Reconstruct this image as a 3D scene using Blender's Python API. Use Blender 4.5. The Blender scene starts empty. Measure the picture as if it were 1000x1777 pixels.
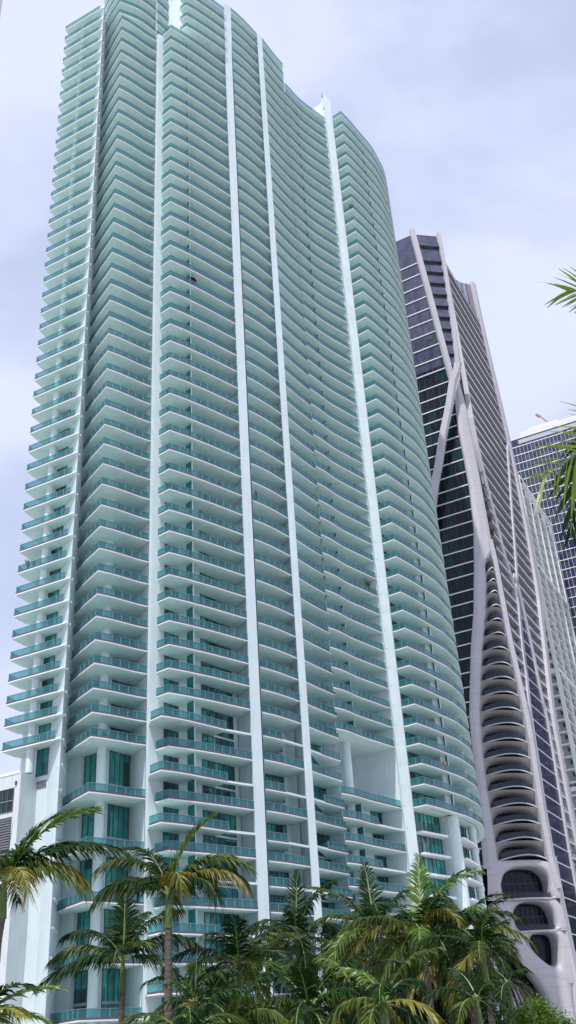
import bpy, math, random
from mathutils import Vector, Matrix
random.seed(7)
C = bpy.context.scene.collection
scene = bpy.context.scene
PI = math.pi

# ------------------------------------------------------------------ helpers
class MB:
    """collects polygons of several materials, links them as ONE mesh object"""
    def __init__(s): s.v=[]; s.f=[]; s.m=[]; s.mats=[]
    def mi(s,m):
        if m not in s.mats: s.mats.append(m)
        return s.mats.index(m)
    def face(s,pts,m):
        i=len(s.v); s.v+= [tuple(p) for p in pts]; s.f.append(tuple(range(i,i+len(pts)))); s.m.append(s.mi(m))
    def grid(s,rows,m,close=False):
        """rows: list of equal-length point rows -> shared-vertex quads"""
        i=len(s.v); n=len(rows[0])
        for r in rows: s.v+=[tuple(p) for p in r]
        k=s.mi(m)
        for a in range(len(rows)-1):
            for b in range(n if close else n-1):
                c=(b+1)%n
                s.f.append((i+a*n+b,i+a*n+c,i+(a+1)*n+c,i+(a+1)*n+b)); s.m.append(k)
    def prism(s,poly,z0,z1,m,mtop=None,mbot=None,caps=True):
        n=len(poly); i=len(s.v)
        for z in (z0,z1): s.v+=[(p[0],p[1],z) for p in poly]
        k=s.mi(m)
        for a in range(n):
            b=(a+1)%n; s.f.append((i+a,i+b,i+n+b,i+n+a)); s.m.append(k)
        if caps:
            s.f.append(tuple(range(i+n-1,i-1,-1))); s.m.append(s.mi(mbot or m))
            s.f.append(tuple(range(i+n,i+2*n))); s.m.append(s.mi(mtop or m))
    def box(s,p,q,z0,z1,d0,d1,m):
        """box along the plan segment p->q, from offset d0 to d1 on its right side"""
        p=Vector(p);q=Vector(q);t=(q-p).normalized();n=Vector((t.y,-t.x))
        s.prism([p+n*d0,q+n*d0,q+n*d1,p+n*d1],z0,z1,m)
    def cyl(s,x,y,r,z0,z1,m,n=20,r1=None):
        r1=r if r1 is None else r1
        rows=[[(x+math.cos(a*2*PI/n)*rr,y+math.sin(a*2*PI/n)*rr,z) for a in range(n)] for z,rr in ((z0,r),(z1,r1))]
        s.grid(rows,m,True)
        s.face(rows[1],m); s.face(rows[0][::-1],m)
    def tube(s,pts,rads,m,n=8,cap=True):
        rows=[]; pts=[Vector(p) for p in pts]
        for k,p in enumerate(pts):
            t=(pts[min(k+1,len(pts)-1)]-pts[max(k-1,0)]).normalized()
            u=t.cross(Vector((0.03,1,0.02)) if abs(t.y)<.9 else Vector((1,0.03,0))).normalized(); w=t.cross(u)
            rows.append([p+(u*math.cos(a*2*PI/n)+w*math.sin(a*2*PI/n))*rads[k] for a in range(n)])
        s.grid(rows,m,True)
        if cap: s.face(rows[0],m); s.face(rows[-1][::-1],m)
    def build(s,name,parent=None,smooth=False,bevel=0):
        me=bpy.data.meshes.new(name); me.from_pydata(s.v,[],s.f)
        for m in s.mats: me.materials.append(m)
        me.polygons.foreach_set('material_index',s.m)
        if smooth: me.polygons.foreach_set('use_smooth',[True]*len(s.f))
        me.update()
        o=bpy.data.objects.new(name,me); C.objects.link(o)
        if parent: o.parent=parent
        if bevel:
            b=o.modifiers.new('bevel','BEVEL'); b.width=bevel; b.segments=2; b.limit_method='ANGLE'
        return o
def empty(name,loc,label,cat,group=None,kind=None,rz=0):
    o=bpy.data.objects.new(name,None); C.objects.link(o); o.location=loc; o.rotation_euler=(0,0,rz)
    return tag(o,label,cat,group,kind)
def tag(o,label=None,cat=None,group=None,kind=None):
    if label: o['label']=label
    if cat: o['category']=cat
    if group: o['group']=group
    if kind: o['kind']=kind
    return o

# ------------------------------------------------------------------ materials
def mat(name,col,rough=.6,metal=0,noise=0,nscale=1.5,spec=.5,trans=0,streak=0,bump=0,bscale=8,vary=0,alpha=1,col2=None,stretch=(1,1,1)):
    m=bpy.data.materials.new(name); m.use_nodes=True; nt=m.node_tree; N=nt.nodes; L=nt.links
    b=N['Principled BSDF']; b.inputs['Roughness'].default_value=rough; b.inputs['Metallic'].default_value=metal
    b.inputs['Specular IOR Level'].default_value=spec; b.inputs['Base Color'].default_value=(*col,1)
    geo=N.new('ShaderNodeNewGeometry'); src=None
    if noise or streak or vary or col2:
        mp=N.new('ShaderNodeMapping'); L.new(geo.outputs['Position'],mp.inputs['Vector']); mp.inputs['Scale'].default_value=stretch
        t=N.new('ShaderNodeTexNoise'); t.inputs['Scale'].default_value=nscale; t.inputs['Detail'].default_value=6
        L.new(mp.outputs[0],t.inputs['Vector'])
        r=N.new('ShaderNodeMapRange'); r.inputs[1].default_value=.3; r.inputs[2].default_value=.7
        L.new(t.outputs['Fac'],r.inputs[0])
        mx=N.new('ShaderNodeMix'); mx.data_type='RGBA'; L.new(r.outputs[0],mx.inputs[0])
        k=1-noise; c2=col2 or tuple(c*k for c in col)
        mx.inputs[6].default_value=(*col,1); mx.inputs[7].default_value=(*c2,1); src=mx.outputs[2]
        if vary:
            oi=N.new('ShaderNodeObjectInfo'); hv=N.new('ShaderNodeHueSaturation'); L.new(src,hv.inputs['Color'])
            r2=N.new('ShaderNodeMapRange'); r2.inputs[3].default_value=1-vary; r2.inputs[4].default_value=1+vary
            L.new(oi.outputs['Random'],r2.inputs[0]); L.new(r2.outputs[0],hv.inputs['Value']); src=hv.outputs[0]
        if streak:
            mp2=N.new('ShaderNodeMapping'); mp2.inputs['Scale'].default_value=(2.2,2.2,.12); L.new(geo.outputs['Position'],mp2.inputs['Vector'])
            t2=N.new('ShaderNodeTexNoise'); t2.inputs['Scale'].default_value=1.0; t2.inputs['Detail'].default_value=4; L.new(mp2.outputs[0],t2.inputs['Vector'])
            r3=N.new('ShaderNodeMapRange'); r3.inputs[1].default_value=.5; r3.inputs[2].default_value=.85; r3.inputs[3].default_value=1; r3.inputs[4].default_value=1-streak
            L.new(t2.outputs['Fac'],r3.inputs[0]); m2=N.new('ShaderNodeMix'); m2.data_type='RGBA'; m2.blend_type='MULTIPLY'; m2.inputs[0].default_value=1
            L.new(src,m2.inputs[6]); L.new(r3.outputs[0],m2.inputs[7]); src=m2.outputs[2]
        L.new(src,b.inputs['Base Color'])
    if bump:
        tb=N.new('ShaderNodeTexNoise'); tb.inputs['Scale'].default_value=bscale; L.new(geo.outputs['Position'],tb.inputs['Vector'])
        bp=N.new('ShaderNodeBump'); bp.inputs['Strength'].default_value=bump; bp.inputs['Distance'].default_value=.05; L.new(tb.outputs['Fac'],bp.inputs['Height']); L.new(bp.outputs[0],b.inputs['Normal'])
    out=N['Material Output']
    if trans:
        tl=N.new('ShaderNodeBsdfTranslucent'); ms=N.new('ShaderNodeMixShader'); ms.inputs[0].default_value=trans
        if src: L.new(src,tl.inputs['Color'])
        else: tl.inputs['Color'].default_value=(*col,1)
        L.new(b.outputs[0],ms.inputs[1]); L.new(tl.outputs[0],ms.inputs[2]); L.new(ms.outputs[0],out.inputs['Surface'])
    if alpha<1:
        b.inputs['IOR'].default_value=1.55
        tr=N.new('ShaderNodeBsdfTransparent'); tr.inputs['Color'].default_value=(*[min(1,c**.35) for c in col],1)
        ms=N.new('ShaderNodeMixShader'); ms.inputs[0].default_value=alpha
        L.new(tr.outputs[0],ms.inputs[1]); L.new(b.outputs[0],ms.inputs[2]); L.new(ms.outputs[0],out.inputs['Surface'])
    return m
def pane_mat(name,cols,cell,rough=.06,spec=.7,zc=3.1):
    """glass whose panes differ: curtains half drawn, dark rooms, tinted panes (white noise per cell)"""
    m=bpy.data.materials.new(name); m.use_nodes=True; N=m.node_tree.nodes; L=m.node_tree.links
    b=N['Principled BSDF']; b.inputs['Roughness'].default_value=rough; b.inputs['Specular IOR Level'].default_value=spec
    geo=N.new('ShaderNodeNewGeometry'); mp=N.new('ShaderNodeMapping'); mp.inputs['Scale'].default_value=(1/cell,1/cell,1/zc); L.new(geo.outputs['Position'],mp.inputs['Vector'])
    fl=N.new('ShaderNodeVectorMath'); fl.operation='FLOOR'; L.new(mp.outputs[0],fl.inputs[0])
    wn=N.new('ShaderNodeTexWhiteNoise'); L.new(fl.outputs[0],wn.inputs['Vector'])
    cr=N.new('ShaderNodeValToRGB'); cr.color_ramp.interpolation='CONSTANT'
    e=cr.color_ramp.elements; e[0].position=0; e[0].color=(*cols[0],1); e[1].position=1/len(cols); e[1].color=(*cols[1],1)
    for i,c in enumerate(cols[2:],2): x=e.new(i/len(cols)); x.color=(*c,1)
    L.new(wn.outputs['Value'],cr.inputs[0])
    t=N.new('ShaderNodeTexNoise'); t.inputs['Scale'].default_value=.9; t.inputs['Detail'].default_value=5; L.new(geo.outputs['Position'],t.inputs['Vector'])
    mr=N.new('ShaderNodeMapRange'); mr.inputs[1].default_value=.3; mr.inputs[2].default_value=.7; mr.inputs[3].default_value=.7; mr.inputs[4].default_value=1.25; L.new(t.outputs['Fac'],mr.inputs[0])
    mx=N.new('ShaderNodeMix'); mx.data_type='RGBA'; mx.blend_type='MULTIPLY'; mx.inputs[0].default_value=1; L.new(cr.outputs[0],mx.inputs[6]); L.new(mr.outputs[0],mx.inputs[7])
    L.new(mx.outputs[2],b.inputs['Base Color'])
    tb=N.new('ShaderNodeTexNoise'); tb.inputs['Scale'].default_value=.35; L.new(geo.outputs['Position'],tb.inputs['Vector'])
    bp=N.new('ShaderNodeBump'); bp.inputs['Strength'].default_value=.15; bp.inputs['Distance'].default_value=.3; L.new(tb.outputs['Fac'],bp.inputs['Height']); L.new(bp.outputs[0],b.inputs['Normal'])
    return m
def panel_mat(name,col,sx=3.2,sz=3.3,joint=.75):
    """pale cladding with fine horizontal and vertical panel joints"""
    m=mat(name,col,.45,noise=.1,nscale=.25,streak=.12,vary=0); N=m.node_tree.nodes; L=m.node_tree.links
    b=N['Principled BSDF']; src=b.inputs['Base Color'].links[0].from_socket
    geo=N.new('ShaderNodeNewGeometry'); sp=N.new('ShaderNodeSeparateXYZ'); L.new(geo.outputs['Position'],sp.inputs[0])
    dv=N.new('ShaderNodeMath'); dv.operation='DIVIDE'; dv.inputs[1].default_value=sz; L.new(sp.outputs[2],dv.inputs[0])
    fr=N.new('ShaderNodeMath'); fr.operation='FRACT'; L.new(dv.outputs[0],fr.inputs[0])
    lt=N.new('ShaderNodeMath'); lt.operation='LESS_THAN'; lt.inputs[1].default_value=.025; L.new(fr.outputs[0],lt.inputs[0])
    mx=N.new('ShaderNodeMix'); mx.data_type='RGBA'; mx.blend_type='MULTIPLY'; L.new(lt.outputs[0],mx.inputs[0]); L.new(src,mx.inputs[6]); mx.inputs[7].default_value=(joint,joint,joint,1)
    L.new(mx.outputs[2],b.inputs['Base Color']); return m

WHITE=mat('white_render',(.66,.76,.79),.55,noise=.09,nscale=.5,streak=.13,bump=.1,bscale=3)
SLAB=mat('slab_teal_cast',(.66,.83,.81),.6,noise=.13,nscale=.8)  # teal cast thrown by the glass is mixed into the slab colour
LIP=mat('slab_edge_paint',(.86,.88,.91),.5,noise=.08,nscale=2)
SHOE=mat('rail_shoe',(.13,.10,.135),.5,noise=.2,nscale=3)
RGLASS=mat('rail_glass',(.04,.26,.29),.08,spec=.9,alpha=.47,noise=.3,nscale=.5)
RPOST=mat('rail_metal',(.17,.27,.31),.4)
WGLASS=pane_mat('window_glass',[(.02,.22,.21),(.035,.30,.28),(.012,.11,.115),(.05,.36,.33),(.02,.18,.19),(.008,.05,.06)],1.05)
WFRAME=mat('window_frame',(.075,.085,.095),.4)
SPANDREL=mat('spandrel_metal',(.33,.35,.38),.4,noise=.1)
SCREEN=mat('privacy_glass',(.03,.20,.205),.15,spec=.6,noise=.2,nscale=1)
CREAM=mat('cream_render',(.74,.74,.66),.6,noise=.08,nscale=.4)
ROOFM=mat('roof_gravel',(.35,.34,.33),.9,noise=.3,nscale=4)
EXO=panel_mat('exoskeleton_concrete',(.50,.478,.52))
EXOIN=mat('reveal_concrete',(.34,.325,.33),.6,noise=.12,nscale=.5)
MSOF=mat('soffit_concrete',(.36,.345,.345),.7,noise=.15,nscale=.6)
MGLASS=pane_mat('tower_glass',[(.06,.062,.11),(.075,.075,.13),(.05,.07,.09),(.065,.065,.12),(.045,.05,.09)],1.4,zc=3.5)
MBLACK=pane_mat('dark_glass',[(.006,.012,.018),(.004,.03,.032),(.012,.012,.022),(.005,.009,.014)],1.5,zc=3.4,spec=.5)
MPURP=pane_mat('violet_glass',[(.05,.05,.13),(.06,.065,.16),(.045,.05,.11),(.07,.075,.17)],1.1,zc=3.3)
MRAIL=mat('blue_rail_glass',(.20,.23,.42),.12,spec=.7,noise=.3,nscale=.3)
DRAIL=mat('grey_rail_glass',(.05,.075,.11),.1,spec=.5,alpha=.45,noise=.2)
MULL=mat('mullion',(.045,.05,.075),.4)
BAND=mat('white_band',(.68,.68,.72),.5,noise=.06,nscale=.6)
LATW=mat('lattice_paint',(.82,.83,.83),.55,noise=.1,nscale=.4,streak=.1)
LATG=pane_mat('green_glass',[(.04,.09,.085),(.09,.15,.14),(.03,.06,.06),(.14,.20,.18)],2.2)
LRAIL=mat('pale_rail_glass',(.42,.50,.50),.1,spec=.7,alpha=.6,noise=.2)
OGLASS=pane_mat('office_glass',[(.03,.03,.085),(.05,.065,.12),(.04,.05,.075),(.045,.06,.12),(.025,.025,.07)],1.36,zc=3.42)
PODW=mat('podium_render',(.64,.69,.71),.6,noise=.1,nscale=.4,streak=.18)
LOUV=mat('louvre_metal',(.20,.20,.22),.5,noise=.3,nscale=2,stretch=(1,1,8))
GREYT=mat('grey_facade',(.26,.27,.28),.6,noise=.2)
BARK=mat('palm_bark',(.155,.125,.10),.9,noise=.5,nscale=3,bump=.8,bscale=14,stretch=(1,1,9))
BARK2=mat('tree_bark',(.10,.075,.05),.9,noise=.5,nscale=6,bump=.8,bscale=20)
SHAFT=mat('crownshaft_green',(.11,.17,.045),.4,noise=.4,nscale=3,stretch=(3,3,.5))
RACH=mat('frond_rib',(.20,.24,.08),.5)
LF=[mat('frond_green',(.007,.032,.005),.5,spec=.2,noise=0,col2=(.012,.042,.005),nscale=2,trans=.2,vary=.35),
    mat('frond_mid',(.024,.060,.006),.5,spec=.25,col2=(.085,.12,.016),nscale=2,trans=.25,vary=.3),
    mat('frond_yellow',(.17,.17,.02),.45,col2=(.17,.155,.018),nscale=2,trans=.28,vary=.25),
    mat('frond_bright',(.045,.125,.010),.40,col2=(.13,.21,.02),nscale=2,trans=.35,vary=.2),
    mat('frond_brown',(.17,.095,.035),.7,col2=(.25,.15,.05),nscale=2,trans=.2,vary=.2)]
LEAF=[mat('leaf_dark',(.014,.036,.008),.5,col2=(.028,.06,.012),nscale=3,trans=.2),
      mat('leaf_light',(.09,.20,.018),.45,col2=(.16,.26,.03),nscale=3,trans=.35)]

ABLACK=mat('bay_glass',(.006,.009,.018),.12,spec=.25,noise=.4,nscale=.8)
NEARL=mat('frond_near',(.12,.24,.012),.4,col2=(.24,.30,.02),nscale=3,trans=.45)  # brighter yellow-green leaf tone for the close palm
# ------------------------------------------------------------------ setting
g=MB(); S=3000
g.face([(-S,-S,0),(S,-S,0),(S,S,0),(-S,S,0)],mat('park_ground',(.50,.50,.46),.95,noise=.4,nscale=.05))
tag(g.build('ground'),kind='structure')
g=MB(); g.face([(-300,72,.004),(300,72,.004),(300,92,.004),(-300,92,.004)],mat('asphalt',(.05,.05,.052),.9,noise=.3,nscale=3))
for k in range(-40,40): g.face([(k*6,81.9,.008),(k*6+3,81.9,.008),(k*6+3,82.1,.008),(k*6,82.1,.008)],BAND)
tag(g.build('road'),kind='structure')
g=MB()
for y0,y1 in ((68,72),(92,97)): g.prism([(-300,y0),(300,y0),(300,y1),(-300,y1)],0,.14,mat('paving',(.36,.35,.33),.9,noise=.2,nscale=2))
tag(g.build('pavement'),kind='structure')

# ------------------------------------------------------------------ main curved apartment tower
NC=-18.136; H=3.2
def Z(e): return (e-NC)*H+1.6
def table(d,lo):
    ks=sorted(d); k0=ks[0]; st=(d[ks[0]+1]-d[k0]) if ks[0]+1 in d else .92
    def f(n):
        if n in d: return Z(d[n])
        if n<k0: return Z(d[k0]-(k0-n)*lo)
        up=min((k for k in ks if k>n),default=None)
        if up is not None:
            dn=max(k for k in ks if k<n); t=(n-dn)/(up-dn); return Z(d[dn]*(1-t)+d[up]*t)
        return Z(n)
    return f
zA=table({-2:-1.95,-3:-2.9,-4:-3.82,-5:-4.75,-6:-5.66,-7:-6.56,-8:-7.49,-1:-.97},.92)
zB=table({-3:-2.95,-4:-3.92,-5:-4.86,-6:-5.84,-7:-6.76,-8:-7.67,-10:-9.65,-12:-11.51,-14:-13.27,-16:-15.16,-18:-16.8},.9)
zC=table({-6:-5.94,-7:-6.97,-8:-7.98,-9:-8.97,-10:-9.89,-11:-10.79,-12:-11.66,-5:-4.96},.9)
zD=table({-5:-4.96,-6:-5.93,-7:-6.9,-8:-7.87,-9:-9.02,-10:-9.85,-11:-10.95,-12:-11.70},.9)
zE=table({-5:-5.0,-6:-6.0,-7:-7.01,-8:-7.88,-9:-9.03,-10:-9.89,-11:-10.9,-12:-11.73},.9)
zF=table({0:.03,-1:-.95,-2:-1.92,-3:-2.88,-4:-3.86,-5:-4.8,-6:-5.76,-7:-6.7,-8:-7.64,-9:-8.58,-10:-9.57,-11:-10.51,-12:-11.39},.9)

def catmull(P,n=5):
    out=[]; P=[Vector(p) for p in P]
    for i in range(len(P)-1):
        a=P[max(i-1,0)];b=P[i];c=P[i+1];d=P[min(i+2,len(P)-1)]
        for k in range(n):
            t=k/n; out.append(.5*((2*b)+(c-a)*t+(2*a-5*b+4*c-d)*t*t+(3*b-a-3*c+d)*t*t*t))
    out.append(P[-1]); return out
V2=lambda *a:[Vector(p) for p in a]
frontA=V2((-35.5,118.4),(-36.5,115.8),(-28.55,111.75))
frontB=V2((-29.05,116.75))+catmull([(-26.8,113.35),(-24.42,110.1)],1)+catmull([(-24.42,110.1),(-23.0,111.2),(-21.6,112.5),(-20.2,113.85),(-18.85,114.95)],3)[1:]
frontC=V2((-17.5,113.85))+catmull([(-15.8,112.55),(-13.9,114.05),(-12.75,115.05),(-10.65,116.95),(-8.55,119.0),(-6.3,121.2)],3)
frontC7=V2((-17.95,112.6))+catmull([(-16.4,111.0),(-14.2,112.9),(-12.0,115.3),(-9.4,118.3)],3)
frontD=catmull([(-5.06,122.5),(-2.6,125.2),(-.05,128.65)],5)
frontE=catmull([(.95,129.6),(2.85,132.75),(5.12,136.1)],5)
frontG=catmull([(4.75,133.6),(6.55,135.5),(8.75,138.85),(10.95,141.75),(13.7,145.35)],4)
frontGu=catmull([(5.25,136.0),(6.6,137.9),(8.3,140.2),(10.95,142.9),(13.7,145.45)],4)
frontF=V2((15.5,145.4))+catmull([(17.32,144.1),(19.5,146.9),(22.0,150.5),(24.7,154.5),(26.6,158.5),(27.8,161.4),(28.95,166.6),(29.6,171.5),(29.55,175.5),(28.9,179),(27.4,182.5)],4)
frontB35=V2((-29.6,116.9))+catmull([(-27.3,113.6),(-25.1,110.9)],1)+catmull([(-25.1,110.9),(-22.0,112.55),(-19.6,114.8),(-17.1,117.9)],4)[1:]
frontC35=V2((-14.5,115.4))+catmull([(-13.2,114.45),(-11.5,115.7),(-8.6,118.2),(-6.25,120.4)],3)
wallA=V2((-35.0,118.9),(-32.2,116.0),(-30.4,114.9),(-28.35,111.9))
wallB=V2((-29.25,118.7),(-27.2,117.35),(-26.8,118.1),(-25.0,116.7),(-24.1,116.0),(-23.5,115.9),(-21.3,119.0),(-18.85,115.1))
wallC=V2((-17.5,115.2),(-16.9,115.9),(-15.3,117.9),(-13.9,118.6),(-12.6,118.8),(-8.4,124.3),(-6.2,121.4))
wallD=V2((-5.4,129.2),(-2.4,132.3),(0,129.0))
wallE=V2((.95,137.3),(2.8,139.9),(4.72,138.5))
wallG=V2((4.85,140.4),(6.3,142.2),(8.4,144.8),(11.4,148.2),(13.75,145.6))
wallF=V2((15.75,148.0),(20.0,153.6),(21.3,152.4),(22.6,154.6),(22.9,157.7),(25.4,163.4),(26.7,168.5),(27.1,174),(26.3,179.5))

tower=empty('apartment_tower',(0,130,0),'tall white curved apartment tower with stacked balconies and teal glass rails, largest building','building')
tower.location=(0,0,0)
body=MB()
def sect(poly,z0,z1,m=WHITE): body.prism([tuple(p) for p in poly],z0,z1,m,ROOFM,m)
zt=Z(40)
sect(wallA+V2((-29.5,124),(-28,141),(-40,141)),0,Z(36.3))
sect(wallB[:-1]+V2((-18.95,115.3),(-18.6,120),(-17,141.3),(-28.8,141.3)),0,Z(41.4))
sect(V2((-18.83,115.0),(-18.4,114.45),(-17.45,115.25),(-17.45,118),(-18.5,118)),0,Z(34.5))
sect(wallC[:-1]+V2((-8.3,127),(-9,141.6),(-18.2,141.6),(-17.4,116)),0,Z(35.2))
sect(V2((-13.9,116.4),(-12.6,118.75),(-8.45,124.2),(-8.4,127),(-9.1,141.5),(-19.5,141.5),(-19.2,119.6)),Z(34.2),Z(39.15))
sect(wallD[:-1]+V2((-1.2,131.2),(-1.3,141.7),(-8.8,141.7)),0,Z(39.9))
sect(wallE+V2((3.2,142.5),(0,150),(-1.25,150)),0,Z(39.6))
for a,b in ((0,zF(-9)-.12),(zF(-6)+.05,Z(38.1))): sect(wallG[:-1]+V2((13.3,149),(9,158),(-.2,151),(3.1,142.6)),a,b)
sect(V2((13.75,145.6),(13.95,145.05),(15.45,145.75),(15.7,148.4),(12,158),(5,160),(5,151.7)),0,Z(40))
sect(wallF+V2((24,184),(10,186),(11.8,158)),0,Z(38.2))
body.build('wall',tower)
# fins
def fin(poly,z1,name='fin'):
    m=MB(); m.prism(poly,0,z1,WHITE); m.build(name,tower)
fin([(-6.42,120.85),(-5.2,121.85),(-6.4,129.3),(-8.35,124.6),(-6.9,122.6)],Z(40.2))
fin([(0,128.45),(.97,129.25),(.85,137.2),(-1.2,132),(-.35,130)],Z(40.3))
fin([(13.93,144.95),(15.47,145.65),(15.6,146.4),(13.8,145.7)],Z(40.15))
# pier cap with raking top seen against the sky
m=MB(); z=Z(39.9); m.face([(12.6,147.6,z),(13.93,144.98,z+2.6),(15.45,145.7,z+.3)],WHITE); m.face([(12.6,147.6,z),(13.93,144.98,z+2.6),(13.93,144.98,z-2),(12.6,147.6,z-2)],WHITE); m.face([(13.93,144.98,z+2.6),(15.45,145.7,z+.3),(15.45,145.7,z-2),(13.93,144.98,z-2)],WHITE)
m.build('roof_fin',tower)

def along(P,d):
    for a,b in zip(P,P[1:]):
        l=(b-a).length
        if d<=l: return a+(b-a)*(d/l)
        d-=l
    return P[-1].copy()
def plen(P): return sum((b-a).length for a,b in zip(P,P[1:]))
def inset(P,d):
    """shift an open plan polyline to its left-hand inner side by d"""
    out=[]
    for i,p in enumerate(P):
        t=Vector((0,0))
        if i: t+=(P[i]-P[i-1]).normalized()
        if i<len(P)-1: t+=(P[i+1]-P[i]).normalized()
        t.normalize(); n=Vector((-t.y,t.x)); k=1
        if 0<i<len(P)-1:
            c=(P[i+1]-P[i]).normalized(); k=1/max(.5,abs(n.dot(Vector((-c.y,c.x)))))
        out.append(p+n*d*k)
    return out
def slab_into(mb,F,W,z,th=.24,lip=True):
    n=F+W[::-1]
    mb.prism([(p.x,p.y) for p in n],z,z+th,SLAB)
    o=inset(F,-.015)
    mb.grid([[(p.x,p.y,z-.012) for p in o],[(p.x,p.y,z+.135) for p in o]],LIP)
    mb.grid([[(p.x,p.y,z-.012) for p in inset(F,.06)],[(p.x,p.y,z-.012) for p in o]],LIP)
def rail_into(mb,F,z,hgt=.88,lo=.24,ends=True,step=1.25,posts=True):
    a=inset(F,.03)
    mb.grid([[(p.x,p.y,z+.128) for p in inset(F,-.02)],[(p.x,p.y,z+lo+.10) for p in inset(F,-.02)],[(p.x,p.y,z+lo+.102) for p in inset(F,.12)]],SHOE)
    mb.grid([[(p.x,p.y,z+lo+.05) for p in a],[(p.x,p.y,z+lo+hgt) for p in a]],RGLASS)
    b=inset(F,.07); t0=z+lo+hgt; c=inset(F,-.01)
    mb.grid([[(p.x,p.y,t0) for p in c],[(p.x,p.y,t0+.05) for p in c],[(p.x,p.y,t0+.05) for p in b],[(p.x,p.y,t0) for p in b],[(p.x,p.y,t0) for p in c]],RPOST)
    if posts:
        L=plen(a); k=max(1,round(L/step))
        for i in range(k+1):
            p=along(a,L*i/k); mb.prism([(p.x-.03,p.y-.03),(p.x+.03,p.y-.03),(p.x+.03,p.y+.03),(p.x-.03,p.y+.03)],z+lo,t0,RPOST,caps=False)
# ---- the balconies: (mean z, slab builder, rail builder)
balc=[]
def ext(F,W): return F,W
def add(F,W,z,R=None): balc.append((z,F,W,R if R is not None else F))
for n in range(-8,37): add(frontA,V2((-35.0,118.9),(-33.2,117.0),(-32.2,116.0),(-30.4,114.9),(-28.35,111.7)),zA(n),inset(frontA,.0)[:2]+[frontA[1]+(frontA[2]-frontA[1])*.93])
for n in list(range(-8,35))+[-10,-12,-14,-16,-18]: add(frontB,[wallB[0],wallB[3]+Vector((0,.4)),wallB[6],wallB[7]],zB(n))
for n in range(35,41): add([p+Vector((0,-.0)) for p in frontB35],V2((-29.6,118.9),(-25,117),(-21.3,119.4),(-17.6,120)),Z(n))
for n in range(-19,35):
    if n<=-7 and n%2==1: add(frontC7+V2((-9.3,118.45),(-6.3,121.2)),V2((-18.6,115),(-15.3,118.1),(-12.6,118.9),(-11.4,120.5),(-9.9,119.0),(-6.6,121.9)),zC(n),frontC7)
    else: add(frontC,V2((-17.4,115.3),(-15.3,118.1),(-12.6,118.9),(-8.4,124.4),(-6.4,121.6)),zC(n))
for n in range(35,40): add(frontC35,V2((-13.9,116.6),(-12.6,118.9),(-8.4,124.3),(-6.5,121.4)),Z(n))
for n in range(-19,41):
    odd=(n<=-7 and n%2==1)
    if odd: add(frontD,V2((-5.4,129.3),(-3.4,131.4),(-2.4,126.6),(-1.2,128.0),(-.2,129.2)),zD(n),frontD[:6])
    else: add(frontD,V2((-5.4,129.3),(-2.4,132.4),(-.1,129.3)),zD(n))
for n in range(-19,41):
    odd=(n<=-7 and n%2==1)
    if odd: add(frontE,V2((.95,131.2),(1.6,134.5),(2.6,139.9),(4.7,138.7)),zE(n),V2((1.7,134.4))+frontE[4:])
    else: add(frontE,V2((.9,137.4),(2.8,140.0),(4.8,138.5)),zE(n))
for n in list(range(-19,-8))+list(range(-6,39)):
    u=min(1,max(0,(n+8)/30)); FG=[a*(1-u)+b*u for a,b in zip(frontG,frontGu)]
    if n<=-9: FG=list(frontG)
    add(FG,V2((4.8,140.5),(8.4,145),(11.4,148.4),(13.85,145.6)),zF(n),FG if not(n<-9 and n%2==0) else FG[:11])
for n in range(-9,39): add(frontF,V2((15.7,148.2),(20.0,153.8),(22.9,157.9),(25.4,163.6),(26.7,168.7),(27.1,174.2),(26.3,180)),zF(n))
balc.sort(key=lambda b:b[0]/max(1,b[1][len(b[1])//2].length))
rest=MB()
for k,(z,F,W,R) in enumerate(balc):
    if k<100:
        s=MB(); slab_into(s,F,W,z); o=s.build('balcony',tower)
        r=MB(); rail_into(r,R,z); r.build('railing',o)
    else:
        slab_into(rest,F,W,z); rail_into(rest,R,z,posts=(z<95))
tag(rest.build('balcony',tower),kind='stuff')

# ---- windows
wins=[]
def window_into(mb,p,q,z0,z1,n,transom=None,out=.04,glass=WGLASS):
    p=Vector(p);q=Vector(q);t=(q-p).normalized();nr=Vector((t.y,-t.x))
    a=p+nr*out;b=q+nr*out
    mb.face([(a.x,a.y,z0),(b.x,b.y,z0),(b.x,b.y,z1),(a.x,a.y,z1)],glass)
    w=.055
    for i in range(n+1):
        c=p+(q-p)*(i/n); c0=c-t*w/(1 if i==0 else 1); c1=c+t*w
        mb.prism([c0+nr*out*.5,c0+nr*(out+.07),c1+nr*(out+.07),c1+nr*out*.5],z0,z1,WFRAME)
    for zz in (z0,z1-.08): mb.box(p,q,zz,zz+.08,out*.5,out+.05,WFRAME)
    if transom: mb.box(p,q,transom,transom+.3,out*.5,out+.09,SPANDREL)
def addw(p,q,z0,z1,n,tr=None): wins.append((z0,Vector(p),Vector(q),z0,z1,n,tr))
th=.24
for n in range(-8,36): addw((-32.1,115.93),(-30.55,115.0),zA(n)+th+.03,zA(n+1)-.02,2)
addw((-32.1,115.93),(-30.55,115.0),zA(-9)-.3,zA(-8)-.02,2)
for n in range(-8,34):
    addw((-26.7,118.0),(-25.15,116.8),zB(n)+th+.03,zB(n+1)-.02,2); addw((-23.4,116.05),(-21.45,118.75),zB(n)+th+.03,zB(n+1)-.02,4)
for n in (-10,-12,-14,-16,-18):
    z0=zB(n)+th+.03; z1=zB(n+2)-.02; tr=z0+(z1-z0)*.3
    addw((-26.7,118.0),(-25.15,116.8),z0,z1,2,tr); addw((-23.4,116.05),(-21.45,118.75),z0,z1,4,tr)
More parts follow.
